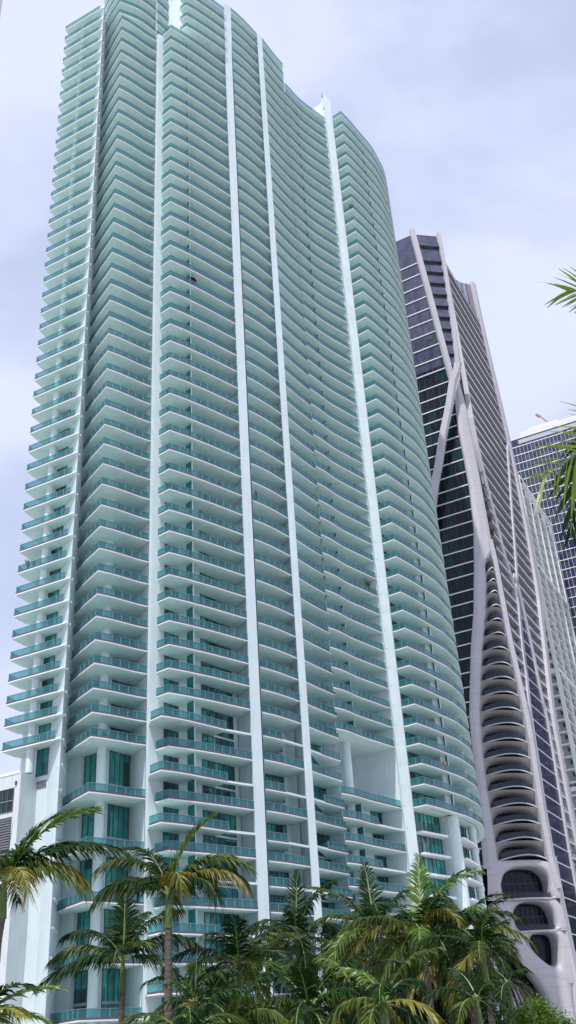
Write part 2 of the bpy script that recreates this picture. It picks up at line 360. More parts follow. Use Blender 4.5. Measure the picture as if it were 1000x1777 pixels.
for n in range(-19,34):
    addw((-16.85,115.97),(-15.4,117.8),zC(n)+th+.03,zC(n+1)-.02,2); addw((-12.5,118.9),(-9.0,123.5),zC(n)+th+.03,zC(n+1)-.02,6)
for n in range(-19,39): addw((-5.3,129.3),(-3.0,131.65),zD(n)+th+.03,zD(n+1)-.02,5)
for n in range(-19,38): addw((1.0,137.35),(2.7,139.75),zE(n)+th+.03,zE(n+1)-.02,2)
for n in list(range(-19,-9))+list(range(-6,37)): addw((9.2,145.75),(11.3,148.05),zF(n)+th+.03,zF(n+1)-.02,4)
for n in range(-9,37): addw((15.85,148.13),(19.7,153.2),zF(n)+th+.03,zF(n+1)-.02,6); addw((22.95,157.85),(25.2,163.0),zF(n)+th+.03,zF(n+1)-.02,4)
for n in range(-19,-9): addw((15.85,148.13),(19.9,153.45),zF(n)+th+.05,zF(n+1)-.02,6); addw((22.95,157.85),(25.3,163.2),zF(n)+th+.05,zF(n+1)-.02,5)
wins.sort(key=lambda w:w[0]/w[1].length-(w[4]-w[3])*.02)
rest=MB()
for k,w in enumerate(wins):
    mb=MB() if k<100 else rest
    window_into(mb,w[1],w[2],w[3],w[4],w[5],w[6])
    if k<100: mb.build('window',tower)
tag(rest.build('window',tower),kind='stuff')
# ---- privacy screens
scr=[]
for n in range(-19,34): scr.append((zC(n),(-14.05,116.75),(-13.05,115.75),zC(n+1),WHITE))
for n in list(range(-19,-9))+list(range(-6,37)): scr.append((zF(n),(6.15,141.9),(7.7,140.4),zF(n+1),WHITE))
for n in range(-9,37): scr.append((zF(n),(21.9,153.1),(22.35,151.7),zF(n+1),WHITE))
scr.sort(); rest=MB()
for k,(z,p,q,z1,m_) in enumerate(scr):
    mb=MB() if k<100 else rest
    mb.box(p,q,z+th,z1-.02,-.03,.03,SCREEN); q=Vector(q); mb.prism([q+Vector((-.07,-.07)),q+Vector((.07,-.07)),q+Vector((.07,.07)),q+Vector((-.07,.07))],z+th,z1-.02,WHITE)
    if k<100: mb.build('privacy_screen',tower)
tag(rest.build('privacy_screen',tower),kind='stuff')
# ---- round columns and wall returns
for x,y,r,z0,z1 in ((-32.75,115.1,.5,zA(-9),Z(36)),(-24.1,114.75,.58,0,Z(41)),(6.25,140.9,.62,0,zF(-6)),(26.2,162.7,.62,0,Z(38)),(22.0,153.2,.95,0,zF(-9))):
    m=MB(); m.cyl(x,y,r,z0,z1,WHITE); m.build('column',tower,smooth=False)
m=MB(); m.prism([(20.35,153.4),(21.2,151.85),(22.1,152.2),(22.2,154.2),(21.2,154.6)],zF(-9),Z(38),WHITE); m.build('column',tower)
# ---- white ledges of the glazed storeys below the lowest right-hand balconies
for n in range(-18,-9):
    z=zF(n)
    m=MB(); m.prism([(15.6,147.6),(16.5,146.7),(20.9,151.9),(20.3,153.6)],z-.12,z+.2,LIP); m.build('ledge',tower)
    m=MB(); m.prism([(22.6,154.4),(23.6,154.0),(26.4,161.0),(27.6,166.5),(28.0,174),(27,174),(25.4,163.5),(22.9,157.7)],z-.12,z+.2,LIP); m.build('ledge',tower)
# soffit groove under the lowest curved balcony
m=MB(); g1=inset(frontF[4:],1.0); g2=inset(frontF[4:],1.12); z=zF(-9)-.016
m.grid([[(p.x,p.y,z) for p in g1],[(p.x,p.y,z) for p in g2]],WFRAME); m.build('soffit_vent',tower)
# roof edges above the topmost balconies
for F,W,z in ((frontD,V2((-5.4,129.3),(-2.4,132.4),(-.1,129.3)),Z(39.95)),):
    pass
# shaft windows between the two left wings
m=MB(); 
for n in range(-19,36):
    z=zA(n); m.box((-28.62,113.7),(-28.95,116.2),z+.8,z+2.6,.02,.05,WGLASS)
    m.box((-28.4,112.3),(-29.1,117.4),z-.05,z+.2,.0,.28,LIP)
tag(m.build('shaft_window',tower),kind='stuff')
# rooftop railing and wall lights of the pier
m=MB()
for n in range(-10,12): m.cyl(14.2,145.03,.06,zF(n)+.3,zF(n)+.42,SPANDREL,8)
tag(m.build('wall_light',tower),kind='stuff')
m=MB(); m.cyl(13.7,145.2,.15,Z(40.4),Z(40.75),mat('beacon_paint',(.32,.22,.22),.5),8); m.build('beacon',tower)

# ------------------------------------------------------------------ podium building, far left
pod=empty('podium_building',(0,0,0),'low pale building with dark window and louvres at the left edge','building')
m=MB(); PC=Vector((-33.1,113.0)); pd=Vector((.87,-.49)).normalized(); pn=Vector((pd.y,-pd.x))
a=PC-pd*30; m.prism([a,PC,PC+Vector((1.5,3.6)),PC+Vector((-6,14)),a+Vector((0,14))],0,32.3,PODW,ROOFM); m.build('wall',pod)
m=MB(); m.box(a+pd*.2,PC-pd*.2,32.3,32.62,-.35,.06,LIP); m.build('parapet',pod)
for zz,h_,s1 in ((28.0,2.7,-.95),(17.5,2.7,-.95),(7.5,2.7,-.95)):
    for k in range(5):
        w=MB(); p=PC+pd*(s1-4.2-k*6); q=PC+pd*(s1-k*6); window_into(w,p,q,zz,zz+h_,5,out=.02,glass=MBLACK); w.box(p,q,zz+h_*.45,zz+h_*.45+.07,.02,.12,SPANDREL); w.build('window',pod)
    for k in range(5):
        w=MB(); p=PC+pd*(s1-4.2-k*6); q=PC+pd*(s1-k*6)
        for j in range(16): w.box(p,q,zz-5.3+j*.29,zz-5.3+j*.29+.16,.0,.1,LOUV)
        w.box(p,q,zz-5.35,zz-.6,.0,.03,MULL); w.build('louvre',pod)
m=MB(); m.cyl(PC.x-.6,PC.y+.3,.16,31.0,31.4,WFRAME,8); m.build('wall_light',pod)
# louvre below the first wing window
m=MB(); 
for j in range(4): m.box((-32.0,115.9),(-30.6,115.02),Z(-8.95)+j*.22,Z(-8.95)+j*.22+.14,.03,.1,LOUV)
m.build('louvre',tower)

# ------------------------------------------------------------------ exoskeleton tower
mus=empty('exoskeleton_tower',(0,0,0),'slender dark glass tower wrapped in pale swooping concrete ribs, right of the white tower','building')
P0=Vector((47.3,201.5)); e2=Vector((.447,.894)); e1=Vector((.894,-.447)); uc=Vector((.9796,.2010)); P1=Vector((39.92,199.98))
def on(Q,d,s,z,o=0):
    n=Vector((d.y,-d.x)); p=Q+d*s+n*o; return (p.x,p.y,z)
PR=lambda s,z,o=0: on(P0,e2,s,z,o)
PCh=lambda s,z,o=0: on(P0,uc,s,z,o)
PL=lambda s,z,o=0: on(P1,e1,s,z,o)
def interp(T,z):
    T=sorted(T,key=lambda t:t[1])
    if z<=T[0][1]: return T[0][0]
    for a,b in zip(T,T[1:]):
        if z<=b[1]: return a[0]+(b[0]-a[0])*(z-a[1])/(b[1]-a[1])
    return T[-1][0]
R1=[(-7.65,201.3),(-6.78,189.9),(-5.73,177.9),(-4.78,166),(-3.69,152.5),(-3.3,148)]
TL=[(-2.9,150),(-3.7,140.4),(-4.1,133.4),(-3.9,126.1),(-3.8,117),(-4.4,106.5),(-5.8,96.8),(-7.7,85.4),(-9.7,76.6),(-11.6,66.2),(-12.4,61.4),(-12.75,56.2),(-12.9,50.4),(-13.1,47.2),(-14.07,32.9),(-15.17,22.8),(-15.38,21)]
R2=[(0,200.8),(-.05,190.6),(-.3,177),(-.8,164.4),(-1.4,154.6),(-2.0,149)]
TRr=[(-2.0,149),(-1.2,140.5),(-1.07,137),(-.95,106.6),(-1.05,98),(-.95,86),(-.86,78),(-.5,70),(-.2,61),(-.3,54),(-.7,41),(-.6,32),(0,27),(0,20),(.1,15)]
AL=[(-3.2,100),(-3.88,92.2),(-5.53,83.8),(-7.66,75.6),(-9.32,67.7),(-10.46,61.4),(-11.14,54),(-11.42,46.9),(-11.4,41.2),(-11.5,32.9)]
R3=[(-.6,137),(-.4,132),(-2.0+2,127.8),(1.8,119.5),(4.8,110),(7.2,101.6),(10.6,96),(11.3,92),(10.4,87.8),(7.9,79.8),(6.5,73),(3.9,64.9),(2.6,56.2),(2.1,50.8),(1.1,45.2),(.7,39.6),(.5,32.5),(.9,28),(1.5,20),(2,10)]
R3b=[(12.0,99),(14.6,96.6),(16.3,87.8),(17.2,81.9),(17.4,75),(17.8,69.7),(18.6,66),(18.35,58.4),(16.9,46.1),(15.8,35.5),(16.5,25),(19,14),(22,2)]
R4=[(31.16,206.2),(31.8,192.7),(33.3,178.2),(35.2,165.4),(36.6,154.2),(37.4,144.6),(37.4,125.4),(37.0,117.3),(35.6,105.8),(33.6,96.3),(27.6,76.9),(25,67.8),(24,55),(24,40),(26,25),(30,8),(34,0)]
R5=[(37.0,150),(33.94,146.5),(28.62,133.5),(24,122),(20.6,113),(15.5,100.4),(12.6,96),(11.2,93)]
# glass body: left, chamfer and right faces follow the ribs
zs=[0,8,16,21,28,34,41,47,52,56,61,66,72,78,85,92,98,106,117,126,133,140,149,155,165,178,190,200]
gb=MB()
def lf(z): # left face glass reaches the chamfer line
    return interp(TL+[(R1[0][0],201.6),(R1[1][0],190),(R1[2][0],178),(R1[3][0],166),(R1[4][0],153)],z)
rowsL=[];rowsC=[];rowsR=[];rowsB=[]
for z in zs:
    a=lf(z); sl=Vector(PCh(a,z,-.45)[:2]); far=sl-Vector((.88,-.475))*30
    k=Vector(PCh(interp(TRr+R2,z),z,-.45)[:2]); r=Vector(PR(interp(R4,z),z,-1.9)[:2]); rr=Vector(PR(1,z,-1.9)[:2])
    if z<=98: cl=PCh(a+.3,z,-3.3); ck=PCh(interp(TRr+R2,z)-.2,z,-3.3)
    else: cl=(sl.x,sl.y,z); ck=(k.x,k.y,z)
    rowsL.append([(far.x,far.y,z),(sl.x,sl.y,z)]); rowsC.append([cl,ck]); rowsR.append([(k.x,k.y,z),(rr.x,rr.y,z),(r.x,r.y,z)]); b=r-e1*26
    rowsB.append([(r.x,r.y,z),(b.x,b.y,z),(far.x,far.y,z)])
gb.grid([r for r in rowsL if r[0][2]<=155],MBLACK); gb.grid([r for r in rowsL if r[0][2]>=155],MGLASS)  # paler glass up high: sky reflection painted into its colour
gb.grid([q_ for q_ in rowsC if q_[0][2]<=98],ABLACK); gb.grid([q_ for q_ in rowsC if q_[0][2]>98],MGLASS); gb.grid([[rowsC[zs.index(98)][0],rowsC[zs.index(98)][1]],[rowsC[zs.index(106)][0],rowsC[zs.index(106)][1]]],MGLASS); gb.grid(rowsR[:-1],MGLASS); gb.grid(rowsB[:-1],MGLASS)
gb.face([rowsL[-2][0],rowsL[-2][1],rowsC[-2][1],rowsR[-2][2],rowsB[-2][1]],ROOFM)
kb=[Vector(p[:2])+e2*1.2 for p in (rowsC[-1][1],rowsL[-1][0])]; kz=[Vector(p[:2])+e2*1.2 for p in (rowsC[-2][1],rowsL[-2][0])]
gb.grid([[(*kz[0],190),(*kz[1],190)],[(*kb[0],200),(*kb[1],200)]],MGLASS); gb.face([rowsC[-2][1],(*kz[0],190),(*kb[0],200),rowsC[-1][1]],MGLASS); gb.face([rowsL[-1][0],rowsL[-1][1],rowsC[-1][1],(*kb[0],200),(*kb[1],200)],ROOFM)
gb.build('glazing',mus)
# top crown of glass on the left and the wave parapet on the right
m=MB(); pts=[(0.5,200.5),(3,196.5),(7,192.8),(12,190.9),(18,190.3),(24,191.2),(31,193.5)]; top=[(0.4,200.9),(3,200),(7,199),(12,199),(18,200),(24,202.5),(31,206)]
pts2=[(0.5,189.2),(3,189.2),(7,189.2),(12,189.4),(18,189.8),(24,190.6),(31,191.8)]
wave=[(.5,192.2),(3,190.6),(7,190.5),(12,193.0),(18,196.7),(24,201.0),(31,205.8)]
m.grid([[PR(s,z,-.25) for s,z in pts2],[PR(s,z,-.25) for s,z in wave]],MPURP); m.grid([[PR(s,z,-.25) for s,z in wave],[PR(s,z,-.6) for s,z in wave],[PR(s,190,-.6) for s,z in wave]],MGLASS)
for s,z in wave: m.box(PR(s-.05,0,0)[:2],PR(s+.05,0,0)[:2],190,z,-.25,-.1,MULL)
m.build('crown_glass',mus)
# mullions and white floor bands on the left face
zl=[189.6,185.67,181.64,177.65,173.64,169.76,165.82,161.66,157.48,153.75,149.73,146,142.4,139,135.6,132.3,129,125.6,122.05,118.46,115.21,111.65,108.47,104.89,101.48,97.94,94.79,90.92,87.86,84.57,81.09,77.8]
while zl[-1]>6: zl.append(zl[-1]-3.3)
for z in zl:
    a=lf(z); p=Vector(PCh(a,z,-.45)[:2]); q=p-Vector((.88,-.475))*28
    m=MB(); m.box(q,p,z-.13,z+.13,-.2,.22,BAND); m.build('floor_band',mus)
m=MB()
for z0,z1 in zip(zl,zl[1:]):
    a=lf((z0+z1)/2); p=Vector(PCh(a,0,-.45)[:2]); d=Vector((-.88,.475)).normalized()
    for k in range(17): c=p+d*(.8+k*1.6); m.box(c,c-d*.08,z1+.17,z0-.17,-.05,.1,MULL)
tag(m.build('mullion',mus),kind='stuff')
# stepped chamfer glazing between the two upper ribs
zc_=[199.5,195.2]+zl[:11]
for z0,z1 in zip(zc_,zc_[1:]):
    m=MB(); a0=interp(R1,z0)+.7; a1=interp(R1,z1)+.7; b0=interp(R2,z0)-.5; b1=interp(R2,z1)-.5
    if b1-a1<.5: continue
    m.face([PCh(a0,z0-.2,-.3),PCh(b0,z0-.2,-.3),PCh(b1,z1+.1,.35),PCh(a1,z1+.1,.35)],MGLASS)
    m.face([PCh(a1,z1+.1,.35),PCh(b1,z1+.1,.35),PCh(b1,z1-.2,-.3),PCh(a1,z1-.2,-.3)],MBLACK)
    m.build('glass_step',mus)
def resample(T,n=3):
    P=catmull([Vector(t) for t in T],n); return P
def rib(fn,T,w,name='rib',out=.5,back=.6,wf=None,wadd=0):
    P=resample(T); rows=[]
    for i,p in enumerate(P):
        t=(P[min(i+1,len(P)-1)]-P[max(i-1,0)]).normalized(); n=Vector((t.y,-t.x)) 
        if abs(n.x)<1e-6: n=Vector((1,0))
        if n.x<0: n=-n
        ww=(wf(p.y) if wf else w)/2; a=p-n*ww; b=p+n*ww; a2=p-n*ww*.78; b2=p+n*ww*.78
        rows.append([fn(a.x,a.y,-back),fn(a.x,a.y,out*.35),fn(a2.x,a2.y,out),fn(b2.x,b2.y,out),fn(b.x,b.y,out*.35),fn(b.x,b.y,-back)])
    m=MB(); m.grid(rows,EXO); m.face(rows[0],EXO); m.face(rows[-1][::-1],EXO); return m.build(name,mus)
rib(PCh,R1,1.5); rib(PCh,R2,1.25)
rib(PL,[(6.0,152),(5.2,149.5),(3.9,147),(2.0,140.5),(-.9,132.2),(-3.0,124.9),(-4.9,119.1),(-7.5,108),(-9.5,96)],1.9)
rib(PR,[(.0,201.2),(.2,190),(.2,170),(.0,150),(-.5,137)],.9)
rib(PR,R3[:11],1.5,wf=lambda z:1.3); rib(PR,R3[8:],1.5,wf=lambda z:1.9+max(0,(30-z)*.05)); rib(PR,R3b,1.7,wf=lambda z:1.7+max(0,(35-z)*.09)); rib(PR,R4,1.9,wf=lambda z:2.6 if z>100 else 3.2,out=.9); rib(PR,R5,1.5)
# thick corner rib: variable width between TL and its inner edge
m=MB(); zz=[150,145,140.4,137,133.4,126.1,117,106.5,100,96.8,92,85.4,80,76.6,71,66.2,61.4,56.2,50.4,47.2,41,36,32.9,31]
rows=[]
for z in zz:
    a=interp(TL,z); b=interp(AL,z) if z<100 else interp(TRr,z)
    w=b-a; rows.append([PCh(a,z,-.9),PCh(a,z,.35),PCh(a+.3*w if z>100 else a+.25*w,z,.95),PCh(b-.22*w,z,.95),PCh(b,z,.6),PCh(b,z,-.9)])
m.grid(rows,EXO); m.build('corner_rib',mus,smooth=False)
rib(PCh,[(-1.3,103)]+[(interp(TRr,z)+.05,z) for z in (98,92,86,78,70,61,54,47,41,36,32,27)],1.3,'border_rib',out=1.0)
# arched balcony openings of the front panel
az=[97.8,94.6,91.8,88.92,85.52,82.17,78.88,75.5,72.01,68.75,65.44,62.03,58.72,55.45,52.2,48.9,45.6,42.3,39,35.7,32.4]
def super_arch(sl,sr,z0,z1,e,n,power=2.3,bulge=0):
    """closed outline, starting at the lower left corner, over the arch, back along the floor"""
    pts=[]; cx=(sl+sr)/2; hw=(sr-sl)/2
    for i in range(n+1):
        t=PI-PI*i/n; c=math.cos(t); s_=math.sin(t)
        x=math.copysign(abs(c)**(2/power),c); y=s_**(2/power)
        pts.append(Vector((cx+hw*x,z0+(z1-z0)*y)))
    return pts
for k in range(len(az)-1):
    zt_,zb=az[k],az[k+1]
    l=interp(AL,(zt_+zb)/2)-.05; r=interp(TRr,(zt_+zb)/2)-.35; w=r-l
    if w<1.0: continue
    m=MB(); n=22; h_=zt_-zb
    inn=super_arch(l+.08*w if w>5 else l+.2*w,r-.05*w,zb+.16,zb+h_*.88,0,n,2.6)
    outb=[]
    for i in range(n+1):
        u=i/n
        if u<.22: outb.append(Vector((l,zb+.05+(h_)*u/.22*.98)))
        elif u>.78: outb.append(Vector((r,zb+.05+(h_)*(1-u)/.22*.98)))
        else: outb.append(Vector((l+w*(u-.22)/.56,zt_+.0)))
    bow=lambda s_: 1.5*math.sin(PI*min(1,max(0,(s_-l)/w)))**.7   # slab fronts bow outwards
    bp_=lambda s_: math.sin(PI*min(1,max(0,(s_-l)/w))**1.25)**.8
    mid=[a*.55+b*.45 for a,b in zip(outb,inn)]
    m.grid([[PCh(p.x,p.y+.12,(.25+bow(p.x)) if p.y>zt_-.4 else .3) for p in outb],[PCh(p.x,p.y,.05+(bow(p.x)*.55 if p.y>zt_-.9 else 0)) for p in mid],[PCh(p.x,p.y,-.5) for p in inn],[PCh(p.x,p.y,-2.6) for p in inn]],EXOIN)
    # white lip along the slab front and the balcony floor
    S_=[l+w*i/14 for i in range(15)]
    m.grid([[PCh(s_,zb-.2+.85*bp_(s_),.22+bow(s_)) for s_ in S_],[PCh(s_,zb+.06+.85*bp_(s_),.22+bow(s_)) for s_ in S_],[PCh(s_,zb+.3,-2.6) for s_ in S_]],LIP if k>30 else EXO)
    o=m.build('arched_balcony',mus,smooth=True)
    for p_ in o.data.polygons: p_.use_smooth=True
    r_=MB(); S2=[l+w*.08+w*.86*i/12 for i in range(13)]
    if w>2: r_.grid([[PCh(s_,zb+.15+.85*bp_(s_),.05+bow(s_)*.9) for s_ in S2],[PCh(s_,zb+1.1+.85*bp_(s_),.05+bow(s_)*.9) for s_ in S2]],DRAIL); r_.build('railing',o)
    d=MB(); d.face([PCh(p.x,p.y,-2.5) for p in [Vector((l,zb)),Vector((r,zb)),Vector((r,zt_)),Vector((l,zt_))]],ABLACK)
    for i in range(1,7): s_=l+w*i/7; d.box(PCh(s_-.05,0)[:2],PCh(s_+.05,0)[:2],zb,zt_,-2.5,-2.4,MULL)
    d.build('window',o)
# big lower openings and the flared foot
holes=[[(-11.33,28.09),(-10.43,29.87),(-8.85,30.79),(-6.87,31.17),(-3.91,30.98),(-2.3,29.96),(-1.66,28.34),(-1.73,26.22),(-1.8,25.3),(-4.92,25.6),(-7.87,25.6),(-10.9,25.3)],
 [(-9.89,22.32),(-9.43,23.54),(-8.33,24.44),(-6.86,24.81),(-4.51,24.73),(-2.85,24.15),(-1.98,22.57),(-1.98,19.9),(-4.5,19.7),(-6.5,19.55),(-8.4,19.5),(-9.5,20.5)],
 [(-7.49,17.67),(-7.04,18.7),(-6.02,19.2),(-3.9,19.25),(-2.5,18.9),(-2.04,17.66),(-2.25,15.46),(-2.71,13.79),(-3.8,13.54),(-4.84,14.08),(-6.31,15.42),(-7.22,16.66)]]
cells=[[(-14.2,28.6),(-13.9,31.7),(-11.4,32.3),(-7,32.4),(-3,32.3),(-.3,31.6),(0,28.6),(0,26.2),(0,25.2),(-4.8,25.0),(-9,25.0),(-14.7,25.2)],
 [(-14.95,22.4),(-14.8,24.4),(-11,25.0),(-7,25.0),(-4.0,25.0),(-1,25.1),(.1,23.5),(.1,20.2),(.2,19.45),(-5.5,19.4),(-11,19.5),(-15.4,19.6)],
 [(-13.96,17.42),(-15.2,19.5),(-11,19.45),(-5.5,19.4),(-1,19.45),(.3,17.66),(0,14.5),(-.5,10.5),(-3.0,10.4),(-5.5,11.2),(-8,12.54),(-11.2,15.2)]]
for hole,cell in zip(holes,cells):
    H_=catmull([Vector(p) for p in hole+hole[:1]],4)[:-1]; K_=[]
    cc_=cell+cell[:1]
    for i in range(len(cell)):
        for k in range(4): K_.append(Vector(cc_[i])*(1-k/4)+Vector(cc_[i+1])*(k/4))
    H_.append(H_[0]);K_.append(K_[0])
    m=MB(); I_=[h*.86+k*.14 for h,k in zip(H_,K_)]; J_=[h*.6+k*.4 for h,k in zip(H_,K_)]
    m.grid([[PCh(p.x,p.y,.75) for p in K_],[PCh(p.x,p.y,1.0) for p in J_],[PCh(p.x,p.y,.85) for p in I_],[PCh(p.x,p.y,0) for p in H_],[PCh(p.x,p.y,-3) for p in H_]],EXO)
    o=m.build('opening_frame',mus,smooth=True)
    d=MB(); d.face([PCh(p.x,p.y,-2.9) for p in H_[:-1]],ABLACK)
    xs=[p.x for p in H_]; ys=[p.y for p in H_]
    if hole is not holes[2]:
        for i in range(1,8): s_=min(xs)+(max(xs)-min(xs))*i/8; d.box(PCh(s_-.06,0)[:2],PCh(s_+.06,0)[:2],min(ys)+.1,max(ys)-.5,-2.9,-2.75,MULL)
        for zz_ in (.3,.55): d.box(PCh(min(xs),0)[:2],PCh(max(xs),0)[:2],min(ys)+(max(ys)-min(ys))*zz_,min(ys)+(max(ys)-min(ys))*zz_+.12,-2.9,-2.76,MULL)
    d.build('window',o)
    if hole is not holes[2]:
        d=MB(); S2=[min(xs)+.3+(max(xs)-min(xs)-.4)*i/14 for i in range(15)]; zb=min(ys)
        d.grid([[PCh(s_,zb+.1,.3+1.0*math.sin(PI*i/14)) for i,s_ in enumerate(S2)],[PCh(s_,zb+1.15,.3+1.0*math.sin(PI*i/14)) for i,s_ in enumerate(S2)]],DRAIL); d.build('railing',o)
        d=MB(); d.grid([[PCh(s_,zb-.1,.8) for s_ in S2],[PCh(s_,zb-.1,.9+1.0*math.sin(PI*i/14)) for i,s_ in enumerate(S2)],[PCh(s_,zb+.2,.9+1.0*math.sin(PI*i/14)) for i,s_ in enumerate(S2)],[PCh(s_,zb+.2,-2.8) for s_ in S2]],EXO); d.build('floor_slab',o)
# flared leg running down to the right
m=MB(); Lg=[(-8.3,12.7),(-7.3,11.3),(-6.6,10.0),(-5.9,8.2),(-5.4,6),(-5.4,2.4),(-5.6,-.2)]; Rg=[(-.5,10.6),(-.7,9.8),(-.8,9.0),(-1,7.6),(-1.1,5.4),(-1.3,2.2),(-1.4,-.2)]
rows=[]
for (a,z0),(b,z1) in zip(catmull([Vector(p) for p in Lg],3),catmull([Vector(p) for p in Rg],3)):
    rows.append([PCh(a,z0,-3)]+[PCh(a+(b-a)*u,z0+(z1-z0)*u,.55+.5*math.sin(PI*u)) for u in (0,.15,.3,.5,.7,.85,1)]+[PCh(b,z1,-3)])
m.grid(rows,EXO); m.build('corner_leg',mus,smooth=True)
# right foot with sunlit facet
m=MB(); m.grid([[PCh(-.9,15.5,.4),PCh(.2,15.5,.9),PR(2.2,15.5,.8)],[PCh(-1.2,7.5,.4),PCh(.6,7.5,1.1),PR(4.5,7.5,1.0)],[PCh(-1.4,-.2,.4),PCh(1.2,-.2,1.2),PR(6,-.2,1.2)]],EXO)
m.grid([[PCh(-.2,33,.3),PCh(.1,33,.8),PR(1.4,33,.7)],[PCh(-.2,24,.3),PCh(.1,24,.85),PR(1.7,24,.7)],[PCh(-.9,15.5,.4),PCh(.2,15.5,.9),PR(2.2,15.5,.8)]],EXO); m.build('corner_foot',mus)
# fanned white fins of the entrance podium under the leg
m=MB(); m.grid([[PCh(-15.6+ .2*i,-.1,-1.2) for i in range(12)],[PCh(-15.4+.8*i,16.5-.75*i,-1.2) for i in range(12)]],MBLACK); o=m.build('entrance_glass',mus)
for i in range(7):
    a=Vector((-14.6+1.15*i,14.6-1.35*i)); b=Vector((-13.9+1.25*i,-.2))
    m=MB(); P=[a+(b-a)*t+Vector((1.5*math.sin(PI*t*.8)*(1-i*.05),0)) for t in [k/8 for k in range(9)]]
    m.grid([[PCh(p.x-.55*(.35+t*.09),p.y,-.9) for t,p in enumerate(P)],[PCh(p.x,p.y,-.2) for p in P],[PCh(p.x+.5*(.35+t*.09),p.y,-.9) for t,p in enumerate(P)]],EXO); m.build('podium_fin',mus,smooth=True)
# right face balcony slabs
zr=zl[:]
sl_i=0; restm=MB()
for z in zr:
    if z<20: continue
    end=interp(R4,z)-.4
    spans=[]
    if z>98: spans=[(interp(R3,z)*0+.3,end)]
    else:
        spans=[(interp(TRr,z)+.9,interp(R3[8:],z)),(interp(R3b,z),end)]
    for a,b in spans:
        if b-a<1.3: continue
        m=MB(); n=10; S_=[a+(b-a)*i/n for i in range(n+1)]
        f=lambda o,zz: [PR(s_,zz,o) for s_ in S_]
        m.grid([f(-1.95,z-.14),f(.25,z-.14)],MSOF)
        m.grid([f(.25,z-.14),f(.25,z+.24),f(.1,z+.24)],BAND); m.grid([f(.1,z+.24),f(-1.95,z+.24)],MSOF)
        o=m.build('balcony',mus)
        r=MB(); r.grid([f(.14,z+.24),f(.14,z+1.2)],MRAIL); r.grid([f(.2,z+1.2),f(.06,z+1.2)],MULL); r.build('railing',o)
        for i in (3,7):
            if b-a>9: dv=MB(); dv.box(PR(S_[i],0,-1.9)[:2],PR(S_[i],0,-.4)[:2],z+.3,z+3.1,-.1,.1,MSOF); dv.build('divider_wall',mus)
# violet glass strip
m=MB(); rows=[]
for z in [92,88,80,73,65,58,50,45,40,35,28,20,10,0]: rows.append([PR(interp(R3[8:],z),z,.0),PR(interp(R3b,z),z,.0)])
m.grid([r for r in rows if r[0][2]>=28],MPURP); m.grid([r for r in rows if r[0][2]<=28],MBLACK); o=m.build('glass_strip',mus)
z=88.5; m=MB()
while z>3:
    a=interp(R3[8:],z);b=interp(R3b,z); w=MB(); w.box(PR(a,0,0)[:2],PR(b,0,0)[:2],z-.1,z+.1,.02,.22,BAND); w.build('floor_band',o)
    for k in range(1,int((b-a)/1.35)): s_=a+k*1.35; m.box(PR(s_,0)[:2],PR(s_+.07,0)[:2],z-3.2,z-.1,.02,.12,MULL)
    z-=3.3
tag(m.build('mullion',o),kind='stuff')
# small rounded balconies on the far corner
for k in range(22):
    z=68-k*3.1; s_=interp(R4,z)+1.6; m=MB(); P=[PR(s_+1.5*math.cos(t),z,.6-1.6*math.sin(t)-1.2) for t in [PI*j/8-PI for j in range(9)]]
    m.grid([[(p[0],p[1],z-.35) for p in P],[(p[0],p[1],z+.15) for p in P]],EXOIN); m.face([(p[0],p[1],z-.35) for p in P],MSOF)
    m.grid([[(p[0],p[1],z+.15) for p in P],[(p[0],p[1],z+1.1) for p in P]],MRAIL); m.build('corner_balcony',mus)

# ------------------------------------------------------------------ white lattice building
lat=empty('lattice_building',(0,0,0),'white block with open grid frame and pale green glass, behind the ribbed tower','building')
LC=Vector((70.8,254.3)); d2=e2; ZT=151.5
def LP(s,z,o=0): return on(LC,d2,s,z,o)
def LFt(s,z,o=0): return on(LC,e1,s,z,o)
m=MB(); q=LC+Vector((.3,0)); dep=2.0
a=Vector(LP(2.6,0,-dep)[:2]); b=Vector(LP(36,0,-dep)[:2]); m.prism([a,b,b-e1*20,a-e1*20],0,ZT-2,LATW,ROOFM); m.build('wall',lat)
for s_ in (0,9,18,27,36):
    m=MB(); a=LP(s_,0,0)[:2]; b=LP(s_,0,-.95)[:2]
    m.box(b,a,0,ZT,-.45,.45,LATW); m.build('frame_column',lat)
m=MB(); m.box(LFt(-7.5,0)[:2],LFt(-6.4,0)[:2],0,ZT,-3,.05,LATW); m.build('frame_column',lat)
beams=[ZT-.5,ZT-30,ZT-62,ZT-94,ZT-126]
for z in beams:
    m=MB(); m.box(LP(-.5,0)[:2],LP(36.5,0)[:2],z-.6,z+.5,-.9,.12,LATW); m.box(LFt(-7.5,0)[:2],LFt(.1,0)[:2],z-.6,z+.5,-3,.1,LATW); m.build('frame_beam',lat)
k=0
for i in range(34):
    z=ZT-6.5-i*3.3
    for a,b in ((.5,8.5),(9.5,17.5),(18.5,26.5),(27.5,35.5)):
        if (int(a)+i)%3==2: pass
        m=MB(); m.box(LP(a,0)[:2],LP(b,0)[:2],z-.15,z+.15,-dep,-.25,LATW); m.box(LP(a,0)[:2],LP(b,0)[:2],z+.15,z+1.2,-.35,-.3,LRAIL); m.build('balcony',lat); k+=1
        if k>140: break
    m=MB(); m.box(LFt(-6.4,0)[:2],LFt(-.6,0)[:2],z-.2,z+.2,-3.2,.0,LATW); o=m.build('front_balcony',lat)
    r=MB(); r.box(LFt(-6.4,0)[:2],LFt(-.6,0)[:2],z+.2,z+1.2,-.1,-.03,LRAIL); r.build('railing',o)
